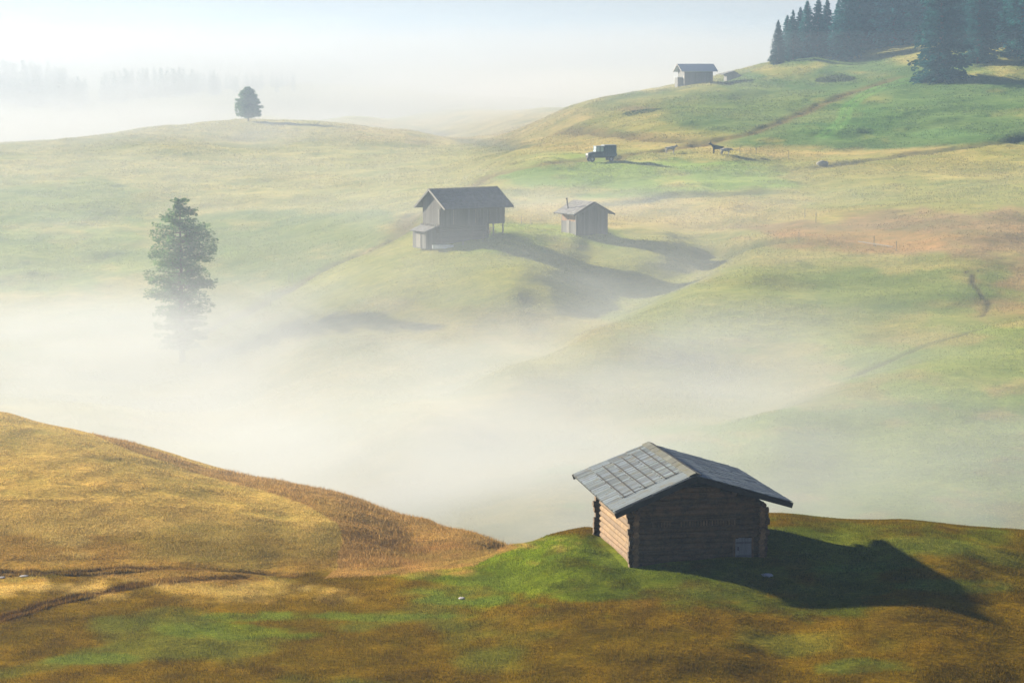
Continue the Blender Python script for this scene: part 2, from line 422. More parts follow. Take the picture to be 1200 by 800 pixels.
TRACKS = [
 [(957,161),(975,150),(985,138),(988,127),(1005,113),(1030,101),(1062,93)],
 [(966,162),(984,151),(994,139),(996,128),(1014,114),(1038,103),(1070,95)],
]
line_w = [ground_line(l[0]) for l in LINES]
track_w = [ground_line(l) for l in TRACKS]

def seg_dist(x, y, poly):
    d = np.full(x.shape, 1e9)
    for i in range(len(poly) - 1):
        ax, ay = poly[i][:2]; bx, by = poly[i + 1][:2]
        L = (bx - ax) ** 2 + (by - ay) ** 2 + 1e-9
        if L > 80 ** 2: continue
        t = np.clip(((x - ax) * (bx - ax) + (y - ay) * (by - ay)) / L, 0, 1)
        d = np.minimum(d, np.hypot(x - ax - t * (bx - ax), y - ay - t * (by - ay)))
    return d

def carve(x, y):
    r = np.zeros(x.shape)
    for l, w in zip(LINES, line_w):
        m = (y > w[:, 1].min() - 12) & (y < w[:, 1].max() + 12)
        if not m.any(): continue
        wob = 1 + 0.5 * vnoise(x[m] / 3.1, y[m] / 3.1, 77)
        d = seg_dist(x[m], y[m], w); r[m] -= l[2] * np.exp(-(d / (l[1] * wob)) ** 2)
    return r

def ground(x, y):
    x = np.asarray(x, float); y = np.asarray(y, float)
    return ground0(x, y) + carve(np.atleast_1d(x), np.atleast_1d(y)).reshape(x.shape)

def gz(x, y): return float(ground(np.array([x]), np.array([y]))[0])

# ---------- turf colour: patches of different grass (albedo), one with slope shade painted in ----------
# (photo x, y, radius x, y in photo px, colour, weight, min distance, max distance)
TURF = [
 # near knoll
 (600,760,1500,190,(0.108,0.070,0.005),1.0,60,116),
 (1100,640,260,60,(0.098,0.072,0.007),0.8,60,116),
 (640,672,190,42,(0.085,0.120,0.010),0.95,60,116),
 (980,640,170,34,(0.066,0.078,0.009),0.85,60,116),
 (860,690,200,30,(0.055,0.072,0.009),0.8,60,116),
 (560,645,120,22,(0.10,0.140,0.010),0.9,60,116),
 (250,740,130,9,(0.095,0.118,0.012),0.9,60,112),
 (360,722,130,6,(0.10,0.13,0.017),0.9,60,112),
 (530,702,60,7,(0.09,0.13,0.018),0.9,60,112),
 (170,664,0,0,(0,0,0),0,60,112),
 (100,772,60,6,(0.075,0.115,0.02),0.7,60,112),
 (260,678,90,6,(0.10,0.115,0.022),0.7,60,112),
 (1010,665,50,6,(0.07,0.14,0.03),0.7,60,112),
 (1110,690,60,10,(0.08,0.12,0.025),0.6,60,112),
 (1010,780,60,9,(0.08,0.12,0.025),0.6,60,112),
 # golden hill
 (150,590,420,110,(0.34,0.25,0.085),1.0,98,150),
 (150,655,400,26,(0.215,0.130,0.030),0.8,98,150),
 (310,640,150,26,(0.20,0.165,0.045),0.5,98,150),
 # barn knoll
 (560,330,330,70,(0.135,0.145,0.036),0.9,250,345),
 (610,272,120,22,(0.100,0.140,0.030),0.8,290,345),
 (560,380,200,26,(0.15,0.125,0.040),0.6,240,330),
 # plain behind
 (760,250,170,20,(0.215,0.180,0.085),1.0,335,400),
 (900,250,160,26,(0.18,0.155,0.065),0.8,325,400),
 (1120,225,200,20,(0.125,0.135,0.05),0.8,330,420),
 # heath
 (1110,272,230,28,(0.130,0.096,0.062),0.9,270,345),
 (1190,345,80,34,(0.135,0.10,0.055),0.8,245,300),
 (1000,282,130,14,(0.18,0.115,0.05),0.7,270,345),
 # C, G hills
 (920,350,240,50,(0.115,0.135,0.042),0.9,190,295),
 (1050,340,120,24,(0.080,0.115,0.035),0.7,220,300),
 (1130,420,190,42,(0.115,0.150,0.045),0.9,150,240),
 (1080,398,70,10,(0.16,0.14,0.06),0.7,200,250),
 (1000,540,300,90,(0.10,0.145,0.045),0.9,140,200),
 # pasture
 (760,205,190,24,(0.100,0.145,0.042),1.0,385,470),
 (960,178,220,9,(0.185,0.155,0.075),0.9,425,480),
 (1100,195,200,18,(0.15,0.14,0.055),0.8,380,450),
 (720,165,160,12,(0.19,0.16,0.075),0.8,455,560),
 # K
 (1050,125,260,60,(0.050,0.092,0.036),0.9,455,700),
 (980,140,90,20,(0.055,0.10,0.036),0.8,455,560),
 (850,130,140,30,(0.085,0.108,0.045),0.7,455,640),
 (748,130,30,7,(0.12,0.095,0.06),0.8,500,600),
 (1105,157,40,5,(0.075,0.13,0.055),0.7,455,520),
 # E, H
 (330,205,330,34,(0.175,0.17,0.08),0.8,430,640),
 (355,285,190,42,(0.065,0.102,0.038),0.7,335,440),  # shade of the slope turned from the sun, painted as darker turf
 (80,300,170,40,(0.10,0.135,0.045),0.8,340,440),
 (60,235,150,22,(0.10,0.13,0.05),0.7,420,520),
 (330,155,250,14,(0.17,0.155,0.075),0.7,600,760),
 (600,150,200,20,(0.21,0.175,0.09),0.7,560,900),
]
UNMOWN = [(95,503),(150,517),(240,548),(330,562),(400,575),(500,605),(606,640),(560,662),(470,672),(385,680),(396,660),(401,635),(392,612),(360,592),(310,575),(262,563),(225,553),(200,543),(165,532),(140,523)]

def in_poly(px, py, poly):
    r = np.zeros(px.shape, bool); n = len(poly)
    for i in range(n):
        x0, y0 = poly[i]; x1, y1 = poly[(i + 1) % n]
        c = (y0 > py) != (y1 > py)
        r ^= c & (px < (x1 - x0) * (py - y0) / ((y1 - y0) if y1 != y0 else 1e-9) + x0)
    return r

def turf_colour(X, Y, Z):
    px, py = to_px(X, Y, Z)
    jx = fbm(px / 55, py / 13, 31, 4)      # ragged patch edges
    col = np.empty(X.shape + (3,)); col[:] = (0.135, 0.135, 0.050)
    n = sstep(-0.5, 0.6, fbm(X / 16, Y / 16, 51, 3))[..., None]
    col = col * (1 - n) + np.array((0.165, 0.156, 0.066)) * n
    k = sstep(118, 112, Y)[..., None]; col = col * (1 - k) + np.array((0.108, 0.070, 0.005)) * k
    k = (sstep(101, 105, Y) * sstep(150, 142, Y) * sstep(640, 600, px))[..., None]; col = col * (1 - k) + np.array((0.34, 0.25, 0.085)) * k
    for (cx, cy_, rx, ry, c, w, y0, y1) in TURF:
        if rx == 0: continue
        q = ((px - cx) / rx) ** 2 + ((py - cy_) / ry) ** 2
        k = w * sstep(1.35, 0.45, q + 0.75 * jx) * sstep(y0 - 4, y0 + 2, Y) * sstep(y1 + 6, y1 - 6, Y)
        col = col * (1 - k[..., None]) + np.array(c) * k[..., None]
    un = in_poly(px + 4 * jx, py + 1.5 * jx, UNMOWN) & (Y > 100) & (Y < 140)
    col[un] = col[un] * 0.25 + np.array((0.25, 0.150, 0.058)) * 0.75
    # rough near-field mottling: rust, straw and green
    nn = (Y < 150)
    if nn.any():
        f = fbm(X[nn] / 1.3, Y[nn] / 1.7, 61, 4); g = fbm(X[nn] / 5.0, Y[nn] / 5.0, 63, 3)
        cc = col[nn]; soft = 1 - 0.72 * sstep(101, 106, Y[nn]) * sstep(640, 560, px[nn])
        k = (soft * sstep(0.1, 0.9, f) * 0.5)[:, None]; cc = cc * (1 - k) + cc * np.array((1.5, 1.45, 1.3)) * k
        k = (soft * sstep(0.1, 0.9, -f) * 0.45)[:, None]; cc = cc * (1 - k) + np.array((0.055, 0.033, 0.007)) * k
        k = (soft * sstep(0.25, 0.9, g) * 0.55)[:, None]; cc = cc * (1 - k) + np.array((0.085, 0.115, 0.022)) * k
        col[nn] = cc
    for l, w in zip(LINES, line_w):
        m = (Y > w[:, 1].min() - 12) & (Y < w[:, 1].max() + 12)
        if not m.any(): continue
        d = seg_dist(X[m], Y[m], w); k = (0.85 * np.exp(-(d / l[4]) ** 2))[:, None]
        col[m] = col[m] * (1 - k) + np.array(l[3]) * k
    for w in track_w:
        m = (Y > 400) & (Y < 680)
        if not m.any(): continue
        d = seg_dist(X[m], Y[m], w); k = (0.8 * np.exp(-(d / 0.7) ** 2))[:, None]
        col[m] = col[m] * (1 - k) + np.array((0.08, 0.155, 0.048)) * k
    return col

# ---------- ground sheet ----------
nc, nr = 760, 820
uu = np.linspace(-0.31, 0.31, nc)
yy = np.exp(np.linspace(math.log(58), math.log(3000), nr))
Xg = uu[None, :] * yy[:, None]; Yg = np.repeat(yy[:, None], nc, 1)
Zg = ground(Xg, Yg)
cg = turf_colour(Xg.ravel(), Yg.ravel(), Zg.ravel())
i0 = (np.arange(nr - 1)[:, None] * nc + np.arange(nc - 1)[None]).ravel()
go = np_mesh('ground', np.stack([Xg, Yg, Zg], -1).reshape(-1, 3), np.stack([i0, i0 + 1, i0 + nc + 1, i0 + nc], 1), M['ground'], cg, None, True, 'turf', 'POINT')
tag(go, 'rolling alpine meadow of mown and tall grass', 'ground', kind='structure')
ZMIN = float(Zg.min())

# ---------- haze: one even box of air ----------
def vol_mat(name, col, dens, aniso):
    m, t, o = nodemat(name); p = N(t, 'ShaderNodeVolumePrincipled')
    p.inputs['Color'].default_value = (*col, 1); p.inputs['Density'].default_value = dens; p.inputs['Anisotropy'].default_value = aniso
    t.links.new(p.outputs[0], o.inputs['Volume']); return m
hz = MB(); hz.box((0, 1500, (ZMIN - 1 + 38) / 2), (2400, 3300, 38 - (ZMIN - 1)))
ho = hz.build('haze', vol_mat('haze_air', (0.24, 0.36, 0.52), 0.0005, 0.4)); tag(ho, 'thin blue morning haze over the whole meadow', 'haze', kind='stuff')

# ---------- valley mist: drifting fog banks held in the hollows ----------
def mist(name, lo, hi, res, blobs, col, aniso, nscale, label, amp=(0.25, 1.5)):
    """closed box whose geometry nodes fill it with fog density: soft banks times noise"""
    b = MB(); b.box([(p + q) / 2 for p, q in zip(lo, hi)], [q - p for p, q in zip(lo, hi)])
    m = vol_mat(name + '_fog', col, 1.0, aniso)
    o = b.build(name, m); tag(o, label, 'mist', kind='stuff')
    g = bpy.data.node_groups.new(name, 'GeometryNodeTree')
    g.interface.new_socket('Geometry', in_out='INPUT', socket_type='NodeSocketGeometry')
    g.interface.new_socket('Geometry', in_out='OUTPUT', socket_type='NodeSocketGeometry')
    gi = g.nodes.new('NodeGroupInput'); gout = g.nodes.new('NodeGroupOutput')
    pos = g.nodes.new('GeometryNodeInputPosition').outputs[0]
    def vm(op, a, b_=None):
        n = g.nodes.new('ShaderNodeVectorMath'); n.operation = op
        for s, v in ((n.inputs[0], a), (n.inputs[1], b_)):
            if v is None: continue
            if hasattr(v, 'is_output'): g.links.new(v, s)
            else: s.default_value = v
        return n.outputs['Value'] if op in ('DOT_PRODUCT', 'LENGTH') else n.outputs[0]
    def mm(op, a, b_=0.0, cl=False):
        n = g.nodes.new('ShaderNodeMath'); n.operation = op; n.use_clamp = cl
        for s, v in ((n.inputs[0], a), (n.inputs[1], b_)):
            if hasattr(v, 'is_output'): g.links.new(v, s)
            else: s.default_value = v
        return n.outputs[0]
    def nz(sc_, seed, det):
        v = vm('MULTIPLY', vm('ADD', pos, (seed * 31.7, seed * 17.1, seed * 5.3)), sc_)
        n = g.nodes.new('ShaderNodeTexNoise'); n.inputs['Scale'].default_value = 1.0; n.inputs['Detail'].default_value = det
        n.inputs['Roughness'].default_value = 0.55; n.inputs['Distortion'].default_value = 0.6
        g.links.new(v, n.inputs['Vector']); return n.outputs[0]
    n1 = nz(nscale, 1, 4.0); n2 = nz(tuple(q * 3.1 for q in nscale), 2, 2.0)
    f = mm('ADD', mm('MULTIPLY', n1, 0.75), mm('MULTIPLY', n2, 0.25))
    f = mm('MULTIPLY', mm('SUBTRACT', f, 0.30), 2.6, True)               # 0..1 over the useful range
    f = mm('ADD', mm('MULTIPLY', f, amp[1]), amp[0])
    tot = None
    for (cx, cyy, cz, rx, ry, rz, w) in blobs:
        d = vm('MULTIPLY', vm('SUBTRACT', pos, (cx, cyy, cz)), (1 / rx, 1 / ry, 1 / rz))
        e = mm('MULTIPLY', mm('EXPONENT', mm('MULTIPLY', vm('DOT_PRODUCT', d, d), -1.0)), w)
        tot = e if tot is None else mm('ADD', tot, e)
    tot = mm('MULTIPLY', tot, f)
    # fade to nothing at the box faces
    cen = tuple((p + q) / 2 for p, q in zip(lo, hi)); hs = tuple(2 / (q - p) for p, q in zip(lo, hi))
    dd = vm('ABSOLUTE', vm('MULTIPLY', vm('SUBTRACT', pos, cen), hs))
    sx = g.nodes.new('ShaderNodeSeparateXYZ'); g.links.new(dd, sx.inputs[0])
    mxx = mm('MAXIMUM', mm('MAXIMUM', sx.outputs[0], sx.outputs[1]), sx.outputs[2])
    tot = mm('MULTIPLY', tot, mm('MULTIPLY', mm('SUBTRACT', 1.0, mxx), 6.0, True))
    vc = g.nodes.new('GeometryNodeVolumeCube')
    g.links.new(tot, vc.inputs['Density'])
    vc.inputs['Min'].default_value = lo; vc.inputs['Max'].default_value = hi
    for k, r in zip('XYZ', res): vc.inputs['Resolution ' + k].default_value = r
    sm = g.nodes.new('GeometryNodeSetMaterial'); sm.inputs['Material'].default_value = m
    g.links.new(vc.outputs[0], sm.inputs[0]); g.links.new(sm.outputs[0], gout.inputs[0])
    md = o.modifiers.new('fog', 'NODES'); md.node_group = g
    return o

def fogat(px, py, Y, rx, ry, rz, w, dz=0.0):
    x, y, z = at(px, py, Y); return (x, y, z + dz, rx, ry, rz, w)

mist('valley_mist', (-150, 108, -46), (110, 420, -13), (130, 156, 50), [
  (-22, 180, -37, 48, 36, 8.5, 0.032), (-62, 235, -40, 60, 50, 7, 0.020), (15, 168, -37, 36, 30, 5.5, 0.022),
  (46, 152, -31.5, 36, 26, 5.5, 0.018), (-1, 146, -28, 24, 18, 5.5, 0.034),
  fogat(745, 455, 203, 22, 15, 3.2, 0.014), fogat(580, 485, 196, 18, 12, 3.0, 0.010), fogat(850, 408, 222, 20, 15, 3.4, 0.018), fogat(690, 372, 270, 18, 9, 3.0, 0.006),
  fogat(430, 415, 258, 36, 14, 4.0, 0.012), fogat(300, 390, 286, 26, 16, 4.0, 0.016), fogat(190, 412, 288, 45, 26, 5.5, 0.024), fogat(690, 340, 290, 22, 14, 4.0, 0.016), fogat(360, 378, 288, 16, 14, 3.5, 0.020),
  fogat(690, 246, 362, 34, 18, 2.6, 0.009), fogat(80, 520, 124, 16, 14, 4.0, 0.011), (0, 300, -23, 150, 100, 12, 0.0020),
 ], (0.55, 0.60, 0.65), 0.2, (1 / 19, 1 / 26, 1 / 6), 'white fog bank filling the valley behind the log cabin', (0.05, 1.9))
mist('far_mist', (-520, 425, -44), (330, 1900, 22), (150, 260, 33), [
  (-170, 880, -27, 220, 170, 9, 0.006), (20, 930, -25, 120, 170, 7, 0.0035), (-200, 1080, -10, 330, 90, 20, 0.0085), (0, 1500, -12, 520, 220, 24, 0.0040),
  fogat(800, 98, 585, 40, 30, 8, 0.004), fogat(690, 120, 650, 60, 60, 5, 0.003), fogat(300, 212, 480, 60, 40, 3.5, 0.003), fogat(0, 170, 640, 110, 40, 6, 0.007), fogat(700, 105, 760, 90, 80, 6, 0.006), (-120, 640, -16, 300, 240, 24, 0.0009), (-70, 455, -27, 110, 90, 7, 0.0030),
 ], (0.49, 0.51, 0.55), 0.25, (1 / 55, 1 / 75, 1 / 9), 'pale mist lying across the far meadows below the distant wood', (0.08, 1.85))
# ---------- building helpers ----------
def shingled(mb, P00, P10, P01, P11, rows, bw, thick, rng, tint=(0.75, 1.2), lap=0.18, lift=0.035):
    """boards laid on a roof plane; P00->P10 runs along the eave, P00->P01 from eave to ridge"""
    P00, P10, P01, P11 = map(Vector, (P00, P10, P01, P11))
    nrm = (P10 - P00).cross(P01 - P00).normalized()
    if nrm.z < 0: nrm.negate()
    f = lambda s, t: (P00.lerp(P10, s)).lerp(P01.lerp(P11, s), t)
    L = (P10 - P00).length; cuts = [0.0]
    for r in range(rows):
        t0 = max(0.0, r / rows - (lap / rows if r else 0)); t1 = (r + 1) / rows
        s = 0.0; rowt = rng.uniform(0.93, 1.07)
        while s < 1 - 1e-4:
            w = bw * rng.uniform(0.7, 1.3) / L; s1 = min(1.0, s + w)
            if 1 - s1 < 0.4 * bw / L: s1 = 1.0
            g = 0.04 * bw / L; jt = rng.uniform(-0.05, 0.05) / rows if r else rng.uniform(-0.02, 0.03) / rows
            a = nrm * (lift * 0.5 + rng.uniform(0, 0.012)); lo_ = nrm * (lift if r else lift * 0.4)
            q = [f(s + g, t0 + jt) + a + lo_ * 0.6, f(s1 - g, t0 + jt) + a + lo_ * 0.6, f(s1 - g, t1) + a, f(s + g, t1) + a]
            h = nrm * thick; tt = rng.uniform(*tint) * rowt
            mb.hexa(q + [p + h for p in q], (tt, tt * rng.uniform(0.97, 1.03), tt * rng.uniform(0.95, 1.07)))
            s = s1

def deck(mb, P00, P10, P01, P11, thick, t=0.6):
    P = [Vector(p) for p in (P00, P10, P11, P01)]; n = (P[1] - P[0]).cross(P[3] - P[0]).normalized()
    if n.z < 0: n.negate()
    mb.hexa([p - n * thick for p in P] + P, t)

def board_wall(mb, p, q, z0, ztop, bw, th, rng, tint=(0.75, 1.2), z0q=None):
    """vertical boards from p to q (x, y); ztop(s) gives the top"""
    p, q = Vector((*p, 0)), Vector((*q, 0)); L = (q - p).length; d = (q - p) / L; n = Vector((d.y, -d.x, 0))
    s = 0.0
    while s < L - 1e-4:
        w = bw * rng.uniform(0.8, 1.2); e = min(L, s + w)
        if L - e < bw * 0.4: e = L
        a, b = p + d * (s + 0.006), p + d * (e - 0.006); off = n * (th + rng.uniform(0, 0.02))
        zb = (z0 if z0q is None else z0 + (z0q - z0) * s / L) + rng.uniform(-0.03, 0.03)
        za, zc = ztop(s / L), ztop(e / L)
        lo = [a, b, b + off, a + off]
        vs = [v + Vector((0, 0, zb)) for v in lo] + [a + Vector((0, 0, za)), b + Vector((0, 0, zc)), b + off + Vector((0, 0, zc)), a + off + Vector((0, 0, za))]
        t = rng.uniform(*tint); mb.hexa(vs, (t, t, t * rng.uniform(0.95, 1.05)))
        s = e

# ---------- log cabin on the near knoll ----------
def build_cabin():
    rng = random.Random(4)
    rt = thing('log_cabin', (6.785, 100.766, -20.85), 0.188, 'weathered log cabin with shingled roof on the near green knoll', 'cabin')
    XL, XR, YF, YB = -2.44, 2.90, -3.45, 2.85
    WL, WR, L, HR = 3.42, 4.06, 4.05, 3.66
    eLf, eLb, eRf, eRb = 2.24, 2.42, 2.42, 2.44
    xr = -0.05
    roofz = lambda x: HR - 0.2 + (eLf - HR) * max(0, (xr - x)) / (WL + xr) if x < xr else HR - 0.2 + (eRf - HR) * (x - xr) / (WR - xr)
    sp, r = 0.235, 0.135
    # gable walls: courses of logs that shorten under the roof
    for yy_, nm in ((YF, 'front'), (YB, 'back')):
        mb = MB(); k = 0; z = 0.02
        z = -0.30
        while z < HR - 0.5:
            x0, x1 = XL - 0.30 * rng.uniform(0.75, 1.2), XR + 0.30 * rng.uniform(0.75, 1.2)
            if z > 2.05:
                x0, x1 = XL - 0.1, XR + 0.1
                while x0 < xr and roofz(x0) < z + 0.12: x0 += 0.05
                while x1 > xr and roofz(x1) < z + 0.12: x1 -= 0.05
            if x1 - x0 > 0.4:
                t = rng.uniform(0.42, 0.75)  # gable logs tinted darker than side logs: wall shade put into the colour
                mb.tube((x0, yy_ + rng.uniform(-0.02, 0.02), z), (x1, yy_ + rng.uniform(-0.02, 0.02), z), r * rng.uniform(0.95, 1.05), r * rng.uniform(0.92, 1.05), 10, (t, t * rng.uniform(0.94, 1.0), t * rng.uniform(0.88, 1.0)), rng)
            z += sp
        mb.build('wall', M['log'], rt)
    for xx in (XL, XR):
        mb = MB(); z = -0.30 + sp / 2
        while z < 2.2:
            y0, y1 = YF - 0.28 * rng.uniform(0.75, 1.2), YB + 0.28 * rng.uniform(0.75, 1.2)
            t = rng.uniform(0.75, 1.25)
            mb.tube((xx + rng.uniform(-0.02, 0.02), y0, z), (xx + rng.uniform(-0.02, 0.02), y1, z), r * rng.uniform(0.95, 1.05), r * rng.uniform(0.92, 1.05), 10, (t, t * rng.uniform(0.95, 1.0), t * rng.uniform(0.9, 1.0)), rng)
            z += sp
        mb.build('wall', M['log'], rt)
    # slatted hay vent: a row of short uprights between two rails, in front of the gable logs
    mb = MB(); yv = YF - r - 0.035
    mb.box((-0.0, yv, 1.76), (3.6, 0.05, 0.05), .6); mb.box((0.0, yv, 1.48), (3.6, 0.05, 0.05), .5)
    for i in range(30):
        if rng.random() < 0.15: continue
        mb.box((-1.72 + i * 0.119, yv - 0.01, 1.62 + rng.uniform(-0.02, 0.02)), (0.05, 0.03, 0.22), rng.uniform(0.5, 1.1))
    mb.build('hay_vent', M['log'], rt)
    # corner post boards: dark squared posts at the front corners
    # door, small and low at the right end of the gable
    fr = MB(); yd = YF - r - 0.03
    for x in (1.72, 2.50): fr.box((x, yd, 0.48), (0.09, 0.10, 1.02), 0.9)
    fr.box((2.11, yd - 0.005, 1.06), (1.10, 0.14, 0.14), 0.7)
    fo = fr.build('door_frame', M['log'], rt, 0.01)
    mb = MB()
    for i in range(5): mb.box((1.835 + i * 0.138, yd - 0.012, 0.46 + rng.uniform(-0.02, 0.02)), (0.134, 0.035, 0.98), rng.uniform(1.3, 2.0))
    dr = mb.build('door', M['board'], rt, 0.004)
    for zz in (0.2, 0.76):
        mb = MB(); mb.box((2.11, yd - 0.045, zz), (0.66, 0.03, 0.09), 1.0); mb.build('door_ledge', M['board'], dr)
    mb = MB(); mb.box((1.88, yd - 0.05, 0.52), (0.05, 0.05, 0.16), 0.6); mb.build('latch', M['metal_dark'], dr)
    # dry stone footing under the left and front walls
    mb = MB()
    for i in range(15):
        mb.box((XL - 0.02 + rng.uniform(-.06, .02), YF + 0.2 + i * 0.44, -0.40 + rng.uniform(-.03, .05)), (0.42, 0.40, 0.36), rng.uniform(0.4, 0.9), (rng.uniform(-.15, .15),) * 3)
    for i in range(13):
        mb.box((XL + 0.3 + i * 0.44, YF - 0.0, -0.46), (0.42, 0.36, 0.36), rng.uniform(0.3, 0.7), (rng.uniform(-.15, .15),) * 3)
    mb.build('stone_footing', M['stone'], rt, 0.05)
    # roof: left slope of long boards held by battens, right slope of blue-grey shingles
    rfL, rbL, eFL, eBL = (xr, -L, HR), (xr, L, HR + 0.03), (-WL, -L, eLf), (-WL, L, eLb)
    rfR, rbR, eFR, eBR = (xr, -L, HR), (xr, L, HR + 0.03), (WR, -L, eRf), (WR, L, eRb)
    mb = MB(); shingled(mb, eFL, eBL, rfL, rbL, 4, 0.17, 0.022, rng, (0.5, 1.5))
    deck(mb, eFL, eBL, rfL, rbL, 0.07, 0.35)
    sL = mb.build('roof_slope', M['shingle'], rt)
    mb = MB(); shingled(mb, eFR, eBR, rfR, rbR, 7, 0.15, 0.022, rng, (0.7, 1.2))
    deck(mb, eFR, eBR, rfR, rbR, 0.07, 0.35)
    sR = mb.build('roof_slope', M['shingle_blue'], rt)
    V = lambda p: Vector(p)
    nL = (V(eBL) - V(eFL)).cross(V(rfL) - V(eFL)).normalized(); nL = nL if nL.z > 0 else -nL
    f = lambda s, t: V(eFL).lerp(V(eBL), s).lerp(V(rfL).lerp(V(rbL), s), t) + nL * 0.095
    # battens along the ridge direction, unequal lengths, and one across the front end
    for t, s0, s1 in ((0.22, 0.17, 0.80), (0.345, 0.165, 0.90), (0.48, 0.165, 0.86), (0.605, 0.168, 0.90), (0.735, 0.165, 0.88), (0.86, 0.165, 0.93)):
        mb = MB(); mb.bar(f(s0, t), f(s1, t + rng.uniform(-.008, .008)), 0.032, 0.024, rng.uniform(0.6, 1.0), nL); mb.build('batten', M['dark_board'], sL)
    for ta, tb in ((0.19, 0.33), (0.36, 0.60), (0.74, 0.90)):
        mb = MB(); mb.bar(f(0.166, ta), f(0.163, tb), 0.03, 0.02, 0.8, nL); mb.build('batten', M['dark_board'], sL)
    # mossy front strip and ridge boards
    mb = MB(); 
    for i in range(4):
        a, b = 0.012 + i * 0.034, 0.040 + i * 0.034
        mb.bar(f((a + b) / 2, 0.01) - nL * 0.025, f((a + b) / 2, 0.97) - nL * 0.025, 0.26, 0.03, rng.uniform(0.65, 1.1), nL)
    mb.build('verge_board', M['shingle'], sL)
    mb = MB()
    for i in range(11):
        y0, y1 = -L + i * 2 * L / 11, -L + (i + 1) * 2 * L / 11 - 0.02; zz = HR + 0.085 + rng.uniform(0, .015)
        tt = rng.uniform(0.8, 1.2)
        mb.bar((xr - 0.13, y0, zz - 0.015), (xr - 0.13, y1, zz - 0.015), 0.30, 0.035, tt, nL)
        nR = Vector((0.33, 0, 0.94)); mb.bar((xr + 0.12, y0, zz), (xr + 0.12, y1, zz), 0.26, 0.035, tt, nR)
    mb.build('ridge_board', M['mossy_board'], rt)
    # barge boards and purlin ends
    for a, b in ((eFL, rfL), (eFR, rfR), (eBL, rbL), (eBR, rbR)):
        s = -1 if a[1] < 0 else 1; mb = MB(); mb.bar(V(a) + V((0, s * 0.03, -0.10)), V(b) + V((0, s * 0.03, -0.10)), 0.05, 0.22, 0.9)
        mb.build('barge_board', M['dark_board'], rt)
    for x, z in ((xr, HR - 0.24), (XL, 2.22), (XR, 2.34), (-1.4, 2.78), (1.6, 2.86)):
        mb = MB(); mb.tube((x, -L + 0.12, z), (x, L - 0.12, z), 0.10, 0.09, 9, 0.8, rng); mb.build('purlin', M['log_end'], rt)
    return rt
build_cabin()

